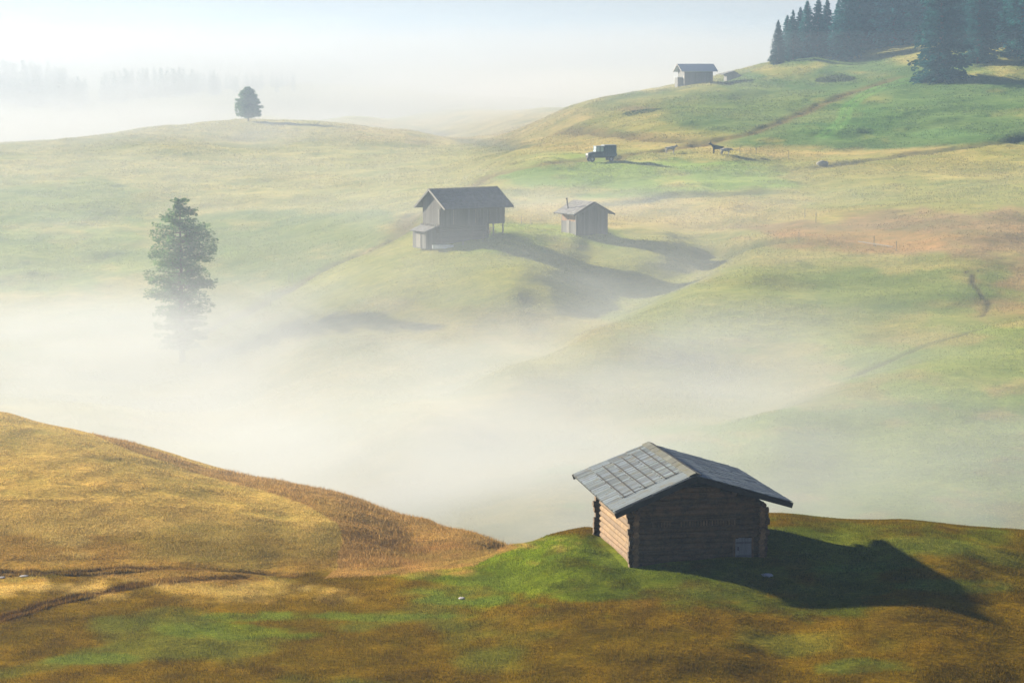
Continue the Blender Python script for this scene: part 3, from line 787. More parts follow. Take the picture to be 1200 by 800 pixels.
# ---------- barn on the middle knoll ----------
def build_barn():
    rng = random.Random(8)
    rt = thing('barn', (-6.386, 315.656, -24.41), -0.985, 'large grey barn with board upper storey over a log base on the middle knoll', 'barn')
    WL, WR, L, eL, eR, HR = 3.69, 3.93, 5.28, 4.09, 4.19, 6.58
    x0, x1, yf, yb = -2.2, 2.25, -4.83, 4.99
    slope = lambda x: HR - 0.15 + (eL - HR) * (-x) / WL if x < 0 else HR - 0.15 + (eR - HR) * x / WR
    top = lambda a, b: (lambda s: slope(a + (b - a) * s))
    zu = 2.05
    mb = MB(); board_wall(mb, (x0, yf), (x1, yf), zu, top(x0, x1), 0.24, 0.04, rng, (0.4, 0.75)); mb.build('gable_wall', M['board'], rt)  # lower tint dims this sun-facing gable: shade painted into the boards
    mb = MB(); board_wall(mb, (x1, yb), (x0, yb), zu, top(x1, x0), 0.24, 0.04, rng); mb.build('gable_wall', M['board'], rt)
    mb = MB(); board_wall(mb, (x1, yf), (x1, yb), zu - 0.1, lambda s: slope(x1), 0.24, 0.04, rng, (0.6, 1.25)); mb.build('side_wall', M['board'], rt)
    mb = MB(); board_wall(mb, (x0, yb), (x0, yf), zu, lambda s: slope(x0), 0.24, 0.04, rng); mb.build('side_wall', M['board'], rt)
    for y in (-3.0, 0.4, 2.6):
        mb = MB(); mb.box((x1 + 0.10, y, 3.1), (0.06, 0.10, 2.0), 1.3); mb.build('upright', M['board_pale'], rt)
    # corner post paler
    mb = MB(); mb.box((x1 - 0.35, yf - 0.09, 3.0), (0.18, 0.06, 2.2), 1.1); mb.build('upright', M['board_pale'], rt)
    # floor beams ends
    mb = MB()
    for i in range(9): mb.box((x0 + 0.2 + i * 0.5, yf - 0.25, zu - 0.05), (0.16, 0.6, 0.18), rng.uniform(0.9, 1.6))
    mb.build('beam_ends', M['board_pale'], rt)
    # log base, half as long as the storey above
    mb = MB(); z = -1.3
    while z < zu - 0.1:
        t = rng.uniform(0.7, 1.2)
        mb.tube((x1 - 0.12, yf - 0.2, z), (x1 - 0.12, 2.55, z), 0.135, 0.13, 8, t, rng)
        mb.tube((x0 + 0.12, yf - 0.2, z), (x0 + 0.12, 2.55, z), 0.135, 0.13, 8, t, rng)
        mb.tube((x0 - 0.1, yf + 0.05, z + 0.12), (x1 + 0.1, yf + 0.05, z + 0.12), 0.135, 0.13, 8, t, rng)
        mb.tube((x0 - 0.1, 2.4, z + 0.12), (x1 + 0.1, 2.4, z + 0.12), 0.135, 0.13, 8, t * 0.7, rng)
        z += 0.245
    mb.build('log_base', M['board'], rt)
    mb = MB()
    for i in range(20): mb.box((x1 - 0.05, yf + i * 0.38, -1.45 + i * 0.06), (0.5, 0.36, 0.6), rng.uniform(0.7, 1.2), (0, 0, rng.uniform(-.2, .2)))
    mb.build('stone_footing', M['stone'], rt, 0.05)
    mb = MB(); mb.box((x1 + 0.06, 0.9, 0.95), (0.05, 2.2, 0.14), 1.2); mb.box((x1 + 0.06, 0.9, 1.75), (0.05, 2.2, 0.14), 1.2)
    mb.box((x1 + 0.06, 0.1, 1.3), (0.07, 0.12, 1.4), 1.2); mb.box((x1 + 0.06, 2.0, 1.3), (0.07, 0.12, 1.6), 1.2); mb.build('gate', M['board'], rt)
    for y in (3.3, 4.8):
        for x in (x0 + 0.1, x1 - 0.1):
            mb = MB(); mb.tube((x, y, -0.3), (x, y, zu), 0.11, 0.10, 8, 1.1, rng); mb.build('post', M['board_pale'], rt)
    mb = MB()
    for i in range(16): mb.bar((x0 + rng.uniform(0.2, 4), 3.1, 0.6 + (i % 4) * 0.2), (x0 + rng.uniform(0.2, 4), 4.6, 0.65 + (i % 4) * 0.2), 0.2, 0.06, (rng.uniform(0.9, 1.4)))
    mb.build('stored_planks', M['board_orange'], rt)
    # roof
    for sx, W_, e in ((-1, WL, eL), (1, WR, eR)):
        ef, eb, rf, rb = (sx * W_, -L, e), (sx * W_, L, e), (0, -L, HR), (0, L, HR)
        mb = MB(); shingled(mb, ef, eb, rf, rb, 16, 0.3, 0.03, rng, (0.8, 1.15)); deck(mb, ef, eb, rf, rb, 0.08, 0.5)
        s_ = mb.build('roof_slope', M['roof_grey'], rt)
        for y, a, b in ((-L, ef, rf), (L, eb, rb)):
            q = 1 if y > 0 else -1; mb = MB(); mb.bar(Vector(a) + Vector((0, q * .04, -.02)), Vector(b) + Vector((0, q * .04, -.02)), 0.06, 0.26, 1.2)
            mb.build('barge_board', M['board_pale'] if q < 0 and sx > 0 else M['board'], rt)
    mb = MB(); mb.bar((0, -L, HR + 0.10), (0, L, HR + 0.10), 0.3, 0.05, 0.9); mb.build('ridge_board', M['roof_grey'], rt)
    for x, z in ((0, HR - 0.22), (x0 - 0.1, slope(x0) - 0.05), (x1 + 0.1, slope(x1) - 0.05)):
        mb = MB(); mb.tube((x, -L + 0.1, z), (x, L - 0.1, z), 0.11, 0.11, 8, 0.8); mb.build('purlin', M['board'], rt)
    # lean-to against the gable
    ya, yc = yf - 1.75, yf - 0.22; zl, zh = 1.30, 1.85
    mb = MB(); board_wall(mb, (-1.9, ya), (1.35, ya), -1.0, lambda s: zl, 0.22, 0.035, rng, (0.7, 1.1))
    board_wall(mb, (1.35, ya), (1.35, yc), -1.0, lambda s: zl + (zh - zl) * s, 0.22, 0.035, rng, (0.8, 1.2))
    board_wall(mb, (-1.9, yc), (-1.9, ya), -1.0, lambda s: zh - (zh - zl) * s, 0.22, 0.035, rng)
    lt = mb.build('lean_to', M['board'], rt)
    mb = MB(); shingled(mb, (-2.15, ya - 0.35, zl - 0.08), (1.65, ya - 0.35, zl - 0.08), (-2.15, yc, zh + 0.05), (1.65, yc, zh + 0.05), 3, 0.25, 0.03, rng)
    deck(mb, (-2.15, ya - 0.35, zl - 0.08), (1.65, ya - 0.35, zl - 0.08), (-2.15, yc, zh + 0.05), (1.65, yc, zh + 0.05), 0.06, 0.6); mb.build('lean_to_roof', M['roof_pale'], lt)
    mb = MB(); board_wall(mb, (-0.9, ya - 0.05), (0.15, ya - 0.05), -0.9, lambda s: 0.85, 0.2, 0.03, rng, (1.0, 1.4)); mb.build('lean_to_door', M['board_pale'], lt)
    return rt
build_barn()

# ---------- small hut with a stove pipe ----------
def build_hut():
    rng = random.Random(12)
    rt = thing('small_hut', (9.819, 327.995, -24.49), 0.55, 'small grey board hut with stovepipe on the crest of the middle knoll', 'hut')
    WL, WR, L, eL, eR, HR = 3.27, 3.40, 2.47, 2.59, 2.49, 4.22
    x0, x1, yf, yb = -2.42, 2.6, -1.85, 1.75
    slope = lambda x: HR - 0.12 + (eL - HR) * (-x) / WL if x < 0 else HR - 0.12 + (eR - HR) * x / WR
    mb = MB(); board_wall(mb, (x0, yf), (x1, yf), -0.35, lambda s: slope(x0 + (x1 - x0) * s), 0.22, 0.035, rng, (0.65, 1.15)); mb.build('gable_wall', M['board'], rt)
    mb = MB(); board_wall(mb, (x1, yb), (x0, yb), -0.35, lambda s: slope(x1 + (x0 - x1) * s), 0.22, 0.035, rng); mb.build('gable_wall', M['board'], rt)
    mb = MB(); board_wall(mb, (x1, yf), (x1, yb), -0.35, lambda s: slope(x1), 0.22, 0.035, rng); mb.build('side_wall', M['board'], rt)
    mb = MB(); board_wall(mb, (x0, yb), (x0, yf), -0.35, lambda s: 1.60, 0.22, 0.035, rng, (0.9, 1.3)); lw = mb.build('side_wall', M['board'], rt)
    mb = MB(); board_wall(mb, (x0 - 0.0, yb), (x0 - 0.0, yf), 1.60, lambda s: slope(x0), 0.22, 0.04, rng, (0.8, 1.2)); o = mb.build('sheltered_boards', M['board_orange'], lw); o['label'] = 'orange unweathered boards under the eave'
    mb = MB(); mb.box((x0 - 0.07, 0.15, 0.85), (0.05, 0.75, 1.75), 1.1); mb.build('door', M['board_pale'], rt)
    mb = MB(); mb.box((x0 - 0.09, yf + 0.05, 1.1), (0.10, 0.12, 2.8), 1.4); mb.build('corner_post', M['board_pale'], rt)
    mb = MB(); mb.box((x0 - 0.02, yb + 0.05, 1.1), (0.10, 0.12, 2.8), 0.8); mb.build('corner_post', M['board_pale'], rt)
    for sx, W_, e in ((-1, WL, eL), (1, WR, eR)):
        ef, eb, rf, rb = (sx * W_, -L, e), (sx * W_, L, e), (0, -L, HR), (0, L, HR)
        mb = MB(); shingled(mb, ef, eb, rf, rb, 7, 0.42, 0.05, rng, (0.7, 1.3)); deck(mb, ef, eb, rf, rb, 0.08, 0.5); mb.build('roof_slope', M['roof_pale'], rt)
        for y, a, b in ((-L, ef, rf), (L, eb, rb)):
            q = 1 if y > 0 else -1; mb = MB(); mb.bar(Vector(a) + Vector((0, q * .04, -.05)), Vector(b) + Vector((0, q * .04, -.05)), 0.06, 0.24, 0.8); mb.build('barge_board', M['dark_board'], rt)
    mb = MB(); mb.tube((-2.05, 0.75, 2.9), (-2.25, 0.85, 4.55), 0.085, 0.085, 10); mb.tube((-2.25, 0.85, 4.53), (-2.27, 0.86, 4.68), 0.14, 0.14, 10); mb.build('stovepipe', M['metal_dark'], rt)
    mb = MB(); mb.box((0, 0, -0.35), (5.0, 3.5, 0.4), 0.8); mb.build('stone_footing', M['stone'], rt)
    return rt
build_hut()

# ---------- the two huts on the skyline ----------
def build_gabled(name, loc, yaw, W, L, e, HR, x0, x1, yf, yb, label, cat, seed, roofm, wallm, annex=False):
    rng = random.Random(seed); rt = thing(name, loc, yaw, label, cat)
    WL, WR = W; eL, eR = e
    slope = lambda x: HR - 0.12 + (eL - HR) * (-x) / WL if x < 0 else HR - 0.12 + (eR - HR) * x / WR
    for p, q in (((x0, yf), (x1, yf)), ((x1, yb), (x0, yb))):
        mb = MB(); board_wall(mb, p, q, -0.9, lambda s: slope(p[0] + (q[0] - p[0]) * s), 0.3, 0.04, rng); mb.build('gable_wall', wallm, rt)
    for p, q in (((x1, yf), (x1, yb)), ((x0, yb), (x0, yf))):
        mb = MB(); board_wall(mb, p, q, -0.9, lambda s: slope(p[0]), 0.3, 0.04, rng); mb.build('side_wall', wallm, rt)
    for sx, W_, ee in ((-1, WL, eL), (1, WR, eR)):
        ef, eb, rf, rb = (sx * W_, -L, ee), (sx * W_, L, ee), (0, -L, HR), (0, L, HR)
        mb = MB(); shingled(mb, ef, eb, rf, rb, 8, 0.5, 0.04, rng, (0.9, 1.1)); deck(mb, ef, eb, rf, rb, 0.08, 0.6); mb.build('roof_slope', roofm, rt)
        for y, a, b in ((-L, ef, rf), (L, eb, rb)):
            q = 1 if y > 0 else -1; mb = MB(); mb.bar(Vector(a) + Vector((0, q * .04, -.02)), Vector(b) + Vector((0, q * .04, -.02)), 0.06, 0.25, 1.0); mb.build('barge_board', M['board_pale'] if annex else wallm, rt)
    if annex:
        mb = MB(); board_wall(mb, (-1.6, yf - 1.2), (1.2, yf - 1.2), -1.2, lambda s: 1.5, 0.3, 0.04, rng); board_wall(mb, (1.2, yf - 1.2), (1.2, yf), -1.2, lambda s: 1.5, 0.3, 0.04, rng)
        board_wall(mb, (-1.6, yf), (-1.6, yf - 1.2), -1.2, lambda s: 1.5, 0.3, 0.04, rng); a = mb.build('porch', wallm, rt)
        mb = MB(); mb.box((-0.2, yf - 0.75, 1.56), (3.2, 1.4, 0.1)); mb.build('porch_roof', roofm, a)
        mb = MB(); mb.box((x1 - 0.45, yf - 0.06, 1.0), (0.9, 0.05, 1.9), 1.2); mb.build('door', M['board_pale'], rt)
    return rt
build_gabled('hay_barn', (45.416, 600.747, -8.0), -1.369, (3.97, 3.99), 4.59, (2.92, 3.04), 4.8, -2.93, 2.95, -3.53, 3.64,
   'pale hazy hay barn with long roof alone on the skyline', 'barn', 21, M['roof_metal'], M['board'], True)
build_gabled('hay_hut', (56.362, 620.057, -7.5), 0.105, (2.8, 2.25), 2.49, (1.56, 1.0), 2.38, -1.76, 1.9, -2.0, 1.97,
   'low hut half sunk behind the skyline slope, right of the hay barn', 'hut', 22, M['roof_grey'], M['board'])

# ---------- conifers ----------
def conifer(seed, H, Rmax, prof, whorls, per, card, crown0, droop=0.35, dens=1.0, jag=0.25):
    """trunk with limbs, and a crown of needle sprays; prof(t) = relative branch length at height t of the crown"""
    rs = np.random.RandomState(seed); rng = random.Random(seed)
    tr = MB(); n = 9; pts = []; lean = rs.uniform(-0.01, 0.01, 2)
    for i in range(n + 1):
        h = H * 0.97 * i / n; pts.append(Vector((lean[0] * h + rs.uniform(-.03, .03), lean[1] * h + rs.uniform(-.03, .03), h - 0.4 * (i == 0))))
    r0 = H * 0.016 + 0.06; tr.path(pts, [max(0.025, r0 * (1 - i / n) ** 0.9 + 0.02) for i in range(n + 1)], 8)
    B0, D, LN = [], [], []
    V, F, T = [], [], []
    for w in range(whorls):
        t = (w + rs.uniform(-0.3, 0.3)) / whorls; t = min(max(t, 0), 0.995)
        h = H * (crown0 + (0.985 - crown0) * t)
        for k in range(per):
            ln = Rmax * prof(t) * (1 + jag * rs.uniform(-1, 0.75))
            if rs.rand() < 0.08: ln *= 0.5
            az = rs.uniform(0, 2 * math.pi)
            up = rs.uniform(-0.05, 0.35) * (0.4 + t) - droop * (1 - t)
            p0 = np.array([lean[0] * h, lean[1] * h, h]); d = np.array([math.cos(az), math.sin(az), up]); d /= np.linalg.norm(d)
            if ln > 0.3: 
                tip = p0 + d * ln * 0.8; tr.tube(tuple(p0), tuple(tip), 0.012 * ln + 0.012, 0.008, 4)
            m = max(5, int(dens * ln / card * 4.6)); q = rs.uniform(0.10, 1.0, m) ** 0.75; q = q[:, None]
            side = np.array([-d[1], d[0], 0.0]); side /= np.linalg.norm(side) + 1e-9
            tint = rs.uniform(0.75, 1.2); up3 = np.array([0, 0, 1.0])
            c = p0 + d * ln * q + side * rs.uniform(-1, 1, (m, 1)) * (0.32 * ln * (1.05 - q) + 0.08) + up3 * (-0.10 * ln * q * q * (1 - 0.6 * t) + rs.uniform(-1, 0.7, (m, 1)) * (0.12 + 0.055 * ln))
            dv = d * rs.uniform(0.4, 1, (m, 1)) + side * rs.uniform(-0.8, 0.8, (m, 1)) + up3 * rs.uniform(-0.8, 0.4, (m, 1)); dv /= np.linalg.norm(dv, axis=1)[:, None]
            o2 = np.cross(dv, rs.normal(size=(m, 3))); o2 /= np.linalg.norm(o2, axis=1)[:, None] + 1e-9
            a = card * rs.uniform(0.7, 1.4, (m, 1)); b = a * rs.uniform(0.14, 0.30, (m, 1))
            V.append(np.stack([c - dv * a * 0.5, c + o2 * b - dv * a * 0.05, c + dv * a * 0.6, c - o2 * b], 1).reshape(-1, 3))
            g = tint * rs.uniform(0.75, 1.25, (m, 1)); T.append(np.concatenate([g * rs.uniform(0.85, 1.2, (m, 1)), g, g * rs.uniform(0.8, 1.1, (m, 1))], 1))
    V = np.concatenate(V); F = np.arange(len(V)).reshape(-1, 4); T = np.concatenate(T)
    return tr, np.array(V), np.array(F), np.array(T)

def tree(name, x, y, data, label, cat, group=None, rz=0.0, mat='needle', s=1.0, zoff=0.0):
    rt = thing(name, (x, y, gz(x, y) + zoff), rz, label, cat, group); rt.scale = (s, s, s)
    data[0].build('trunk', M['bark'], rt)
    np_mesh('crown', data[1], data[2], M[mat], data[3], rt)
    return rt

def p_old(t):      # broad irregular crown, full middle, blunt top
    return (np.interp(t, [0, .1, .24, .33, .49, .66, .82, .9, .97, 1], [.55, .7, .8, .9, .98, .93, .66, .45, .22, .06]))
x_, y_, z_ = at(214, 425, 300)
tree('lone_conifer', x_, 300, conifer(3, 21.0, 4.3, p_old, 46, 8, 0.30, 0.08, -0.10, 1.5, 0.36),
     'tall dark green conifer rising out of the valley fog on the left', 'tree', None, 0.4, 'needle', 1.0, 0.0)
def p_round(t): return np.interp(t, [0, .1, .25, .5, .75, .92, 1], [.75, 1.0, .98, .84, .58, .30, .08])
hx, hy, hzz = hit(291, 142.5, 640)
tree('lone_spruce', hx, hy, conifer(5, 9.8, 3.9, p_round, 34, 11, 0.45, 0.10, -0.25, 1.7, 0.25),
     'small rounded conifer alone on the misty far ridge', 'tree', None, 0.0, 'needle')
def p_spruce(t): return np.interp(t, [0, .05, .2, .5, .8, 1], [.85, 1.0, .93, .66, .34, .03])
def tinted(f, d): return (d[0], d[1], d[2], d[3] * f)
PROTO = []
WOOD = [  # photo x, distance, height, kind, label
 (912,636,12.0,0,'short outermost spruce at the left end of the hilltop wood'),
 (922,655,12.5,1,None),(929,640,13.5,2,'second visible spire from the left end of the hilltop wood'),(937,656,14.0,0,None),
 (945,641,15.5,1,'slender spruce left of the broad pair in the hilltop wood'),(958,640,16.5,2,'broad topped spruce, left of the pair at the wood edge'),
 (968,655,15.5,0,None),(982,641,15.5,1,'spruce leaning on the tall spire left of the bright grass gap'),(994,632,24.1,2,'tall spire spruce right beside the bright grass gap'),
 (1006,655,26.0,0,None),(1015,664,27.3,1,None),(1026,668,26.0,2,None),(1036,656,28.6,0,None),(1046,650,27.3,1,None),(1058,655,29.9,2,None),(1070,665,31.2,0,None),(1082,645,28.6,1,None),
 (1104,556,33.8,3,'nearest and widest spruce, standing in front of the hilltop wood'),
 (1120,645,31.2,2,None),(1139,602,28.6,0,'spruce just right of the widest one at the wood edge'),(1134,655,31.2,1,None),(1156,645,31.2,2,None),(1172,620,29.9,0,None),
 (1186,596,28.6,1,'spruce left of the big front one at the right edge of the photo'),(1200,630,32.5,2,None),(1215,604,31.2,0,None),(1238,580,28.6,1,None),(1160,660,32.5,0,None),(1130,612,27,1,None),(1147,574,25,2,'second big spruce in front, just right of the widest one'),(1197,574,26,1,'big front spruce cut by the right edge of the photo'),(1226,560,29,0,None),(1265,600,31.2,2,None)]
for k, (sd, rm) in enumerate(((31, 3.9), (32, 4.3), (33, 3.6), (34, 3.7))):
    PROTO.append(tinted((0.6, 1.5, 1.0, 0.8)[k], conifer(sd, 20.0, rm, p_spruce, 60, 9, 0.5, 0.03, 0.15, 1.3, 0.42)))
built = {}
inner = 'tall spruce in the crowded hilltop wood, hidden partly by its neighbours'
for i, (px, Y, H_, k, lab) in enumerate(WOOD):
    X = at(px, 60, Y)[0]; s = H_ / 20.0; loc = (X, Y, gz(X, Y) - 0.2)
    if k not in built:
        built[k] = tree('spruce_tree', X, Y, PROTO[k], lab or inner, 'tree', 'spruces of the upper right wood', 0.3, 'needle_haze_blue', s, -0.2); built[k].name = 'spruce_tree'
    else: copy_thing(built[k], loc, 1.7 * i, (s, s, s), lab or inner)

# far wood, a pale mass in the fog
def far_wood():
    rs = np.random.RandomState(9); V, F, T = [], [], []; off = 0
    small = [conifer(60 + k, 20, 3.6, p_spruce, 18, 5, 1.5, 0.04, 0.2, 1.0, 0.3) for k in range(3)]
    for i in range(150):
        px = rs.uniform(-40, 104) if i < 62 else rs.uniform(112, 300) if i < 140 else rs.uniform(300, 345)
        Y = rs.uniform(1150, 1330); X = at(px, 100, Y)[0]
        top = np.interp(px, [-40, 0, 60, 100, 112, 150, 220, 290, 345], [76, 70, 74, 92, 88, 78, 82, 90, 104]) + rs.uniform(-4, 8)
        g = gz(X, Y); H_ = max(8.0, at(px, top, Y)[2] - g); s = H_ / 20
        _, v, f, t = small[i % 3]; a = rs.uniform(0, 6.28); ca, sa = math.cos(a), math.sin(a)
        w = np.stack([v[:, 0] * ca - v[:, 1] * sa, v[:, 0] * sa + v[:, 1] * ca, v[:, 2]], 1) * s + np.array([X, Y, g])
        V.append(w); F.append(f + off); T.append(t); off += len(v)
    o = np_mesh('far_wood', np.concatenate(V), np.concatenate(F), M['needle_haze_blue'], np.concatenate(T))
    tag(o, 'distant conifer wood almost lost in fog on the left horizon', 'wood', kind='stuff')
far_wood()

# low shrub patches on the upper right hill
def shrub(px, py, w, h, seed, label, mat='shrub'):
    rs = np.random.RandomState(seed); x, y, z = hit(px, py); n = 900
    a = rs.uniform(0, 6.28, n); r = np.sqrt(rs.rand(n)); X = r * np.cos(a) * w; Y = r * np.sin(a) * w * 1.6
    top = h * (1 - 0.7 * r ** 2) * (0.7 + 0.5 * vnoise(X * 0.9, Y * 0.9, seed)); Z = rs.uniform(0, 1, n) ** 0.6 * np.maximum(top, 0.15)
    gzz = ground(x + X, y + Y) - z; cs = np.stack([X, Y, Z + gzz], 1)
    d = rs.normal(size=(n, 3)); d /= np.linalg.norm(d, axis=1)[:, None]; e = np.cross(d, rs.normal(size=(n, 3))); e /= np.linalg.norm(e, axis=1)[:, None]
    s = 0.28 * rs.uniform(0.6, 1.3, (n, 1)); V = np.stack([cs - d * s, cs + e * s * .5, cs + d * s, cs - e * s * .5], 1).reshape(-1, 3)
    F = np.arange(n * 4).reshape(n, 4); t = rs.uniform(0.7, 1.25, n); T = np.stack([t, t, t], 1)
    rt = thing('juniper_shrub', (x, y, z - 0.1), 0, label, 'shrub')
    np_mesh('foliage', V, F, M[mat], T, rt)
    mb = MB()
    for k in range(6): mb.tube((0, 0, -0.2), (math.cos(k) * w * .5, math.sin(k) * w * .6, h * .5), 0.05, 0.02, 5)
    mb.build('stem', M['bark'], rt)
shrub(982, 93, 4.0, 1.2, 71, 'round pale green juniper patch below the left part of the hilltop wood')
shrub(968, 95, 2.6, 1.1, 72, 'smaller juniper clump touching the left side of the round patch')
shrub(752, 131, 4.5, 0.4, 73, 'low brownish juniper mat on the slope below the skyline barn')

# ---------- vehicle ----------
def build_truck():
    x, y, z = hit(704, 190)
    rt = thing('farm_truck', (x, y, z + 0.02), math.pi + 0.28, 'dark farm truck with tall covered load bed parked on the pasture knoll', 'truck')
    rt.scale = (1.08, 1.08, 1.2)   # local +x is the front
    mb = MB(); mb.box((0.1, 0, 0.72), (4.7, 1.25, 0.22)); mb.build('chassis', M['tyre'], rt)
    mb = MB()
    pr = [(0.55, 0.75), (2.35, 0.75), (2.45, 1.0), (2.38, 1.28), (1.25, 1.50), (0.55, 1.52)]
    vs = [(a, -0.78, b) for a, b in pr] + [(a, 0.78, b) for a, b in pr]; n = len(pr)
    mb.poly(vs, [tuple(range(n)), tuple(range(2 * n - 1, n - 1, -1))] + [(i + n, (i + 1) % n + n, (i + 1) % n, i) for i in range(n)]); bd = mb.build('hood', M['paint'], rt, 0.06)
    for s in (-1, 1):
        mb = MB(); mb.tube((2.36, s * 0.55, 1.12), (2.47, s * 0.55, 1.12), 0.12, 0.12, 12); mb.build('headlight', M['glass'], rt)
        mb = MB(); mb.box((1.75, s * 0.86, 1.02), (1.05, 0.2, 0.08), 1, (0, 0, 0)); mb.build('fender', M['paint'], rt, 0.03)
        mb = MB(); mb.bar((1.2, s * 0.8, 1.75), (1.35, s * 1.08, 1.95), 0.03, 0.03); mb.box((1.36, s * 1.1, 2.0), (0.05, 0.16, 0.26)); mb.build('mirror', M['paint'], rt)
    mb = MB()
    pr = [(-0.35, 0.75), (0.85, 0.75), (1.25, 1.5), (-0.35, 1.5)]
    mb.box((0.42, 0, 1.13), (1.5, 1.66, 0.78)); cb = mb.build('cab', M['paint'], rt, 0.04)
    for xx in (-0.30, 0.38, 1.08):
        for s in (-1, 1):
            mb = MB(); mb.bar((xx, s * 0.78, 1.5), (xx - 0.10 * (xx > 1), s * 0.74, 2.28), 0.09, 0.09); mb.build('pillar', M['paint'], cb)
    mb = MB(); mb.box((0.35, 0, 2.32), (1.55, 1.66, 0.10)); mb.build('cab_roof', M['canvas_top'], cb, 0.04)
    mb = MB(); mb.bar((1.10, 0, 1.53), (1.0, 0, 2.26), 1.42, 0.02, 1, (1, 0, 0)); mb.build('windscreen', M['glass'], cb)
    for s in (-1, 1):
        mb = MB(); mb.box((0.68, s * 0.765, 1.89), (0.58, 0.02, 0.68)); mb.build('side_window', M['glass'], cb)
        mb = MB(); mb.box((0.03, s * 0.765, 1.89), (0.54, 0.02, 0.68)); mb.build('side_window', M['glass'], cb)
    mb = MB(); mb.box((-1.42, 0, 1.62), (2.1, 1.86, 1.65)); 
    cg_ = mb.build('cargo_box', M['canvas'], rt, 0.05)
    for i in range(6):
        for s in (-1, 1):
            mb = MB(); mb.box((-2.38 + i * 0.385, s * 0.945, 1.62), (0.05, 0.03, 1.6)); mb.build('rib', M['paint'], cg_)
    mb = MB(); mb.box((-1.42, 0, 2.48), (2.2, 1.94, 0.08)); mb.build('cargo_roof', M['canvas_top'], cg_, 0.03)
    mb = MB(); mb.box((-2.58, 0.5, 1.1), (0.16, 0.3, 0.3)); mb.build('spare_can', M['metal_dark'], rt)
    for xx in (1.75, -1.55):
        for s in (-1, 1):
            mb = MB(); mb.tube((xx, s * 0.66, 0.44), (xx, s * 0.92, 0.44), 0.45, 0.45, 20); wh = mb.build('tyre', M['tyre'], rt, 0.05)
            mb = MB(); mb.tube((xx, s * 0.90, 0.44), (xx, s * 0.935, 0.44), 0.22, 0.20, 14); mb.build('rim', M['rim'], wh)
build_truck()

# ---------- grazing animals: one continuous skinned body each ----------
def beast(px, py, yaw, s, mat, label, cat='cow', head_up=0.25, horns=False, name='cow'):
    x, y, z = hit(px, py)
    rt = thing(name, (x, y, z), yaw, label, cat); rt.scale = (s, s, s)
    J = {}; vs, es, rad = [], [], []
    def add(p, r, par=None):
        vs.append(p); rad.append(r)
        if par is not None: es.append((par, len(vs) - 1))
        return len(vs) - 1
    hip = add((-0.65, 0, 1.08), 0.28); mid = add((-0.05, 0, 1.02), 0.33, hip); sh = add((0.55, 0, 1.10), 0.29, mid)
    nk = add((0.92, 0, 1.18 + 0.4 * head_up), 0.155, sh); hd = add((1.18, 0, 1.22 + 0.8 * head_up), 0.145, nk); add((1.48, 0, 1.06 + 0.8 * head_up), 0.095, hd)
    for sy in (-1, 1):
        a = add((0.60, sy * 0.22, 0.78), 0.14, sh); b = add((0.62, sy * 0.22, 0.42), 0.10, a); c_ = add((0.60, sy * 0.22, 0.12), 0.08, b); add((0.66, sy * 0.22, 0.02), 0.085, c_)
        a = add((-0.60, sy * 0.22, 0.80), 0.18, hip); b = add((-0.78, sy * 0.22, 0.48), 0.115, a); c_ = add((-0.70, sy * 0.22, 0.12), 0.08, b); add((-0.65, sy * 0.22, 0.02), 0.085, c_)
        el = 0.34 if name == 'donkey' else 0.05; e = add((1.12, sy * 0.13, 1.34 + 0.8 * head_up), 0.05, hd); add((1.04, sy * (0.17 if el > .1 else 0.32), 1.36 + el + 0.8 * head_up), 0.03, e)
    t = add((-0.97, 0, 1.10), 0.05, hip); add((-1.05, 0, 0.62), 0.03, t)
    me = bpy.data.meshes.new('body'); me.from_pydata(vs, es, []); o = bpy.data.objects.new('body', me); C.objects.link(o); o.parent = rt
    me.materials.append(mat); sk = o.modifiers.new('skin', 'SKIN'); 
    me.skin_vertices.new() if not me.skin_vertices else None
    for d, r in zip(me.skin_vertices[0].data, rad): d.radius = (r, r)
    me.skin_vertices[0].data[0].use_root = True
    sb = o.modifiers.new('smooth', 'SUBSURF'); sb.levels = sb.render_levels = 2
    sk.use_smooth_shade = True
    return rt
beast(785.5, 180.0, 0.15, 1.02, M['hide_pale'], 'pale cow on its own between the truck and the pair')
beast(841, 180.5, math.pi - 0.2, 1.18, M['hide_dark'], 'dark donkey with raised head, left one of the grazing pair', 'donkey', 0.5, name='donkey')
beast(850, 182.0, -0.1, 1.0, M['hide_pale'], 'pale spotted cow, right one of the grazing pair', 'cow', -0.2)

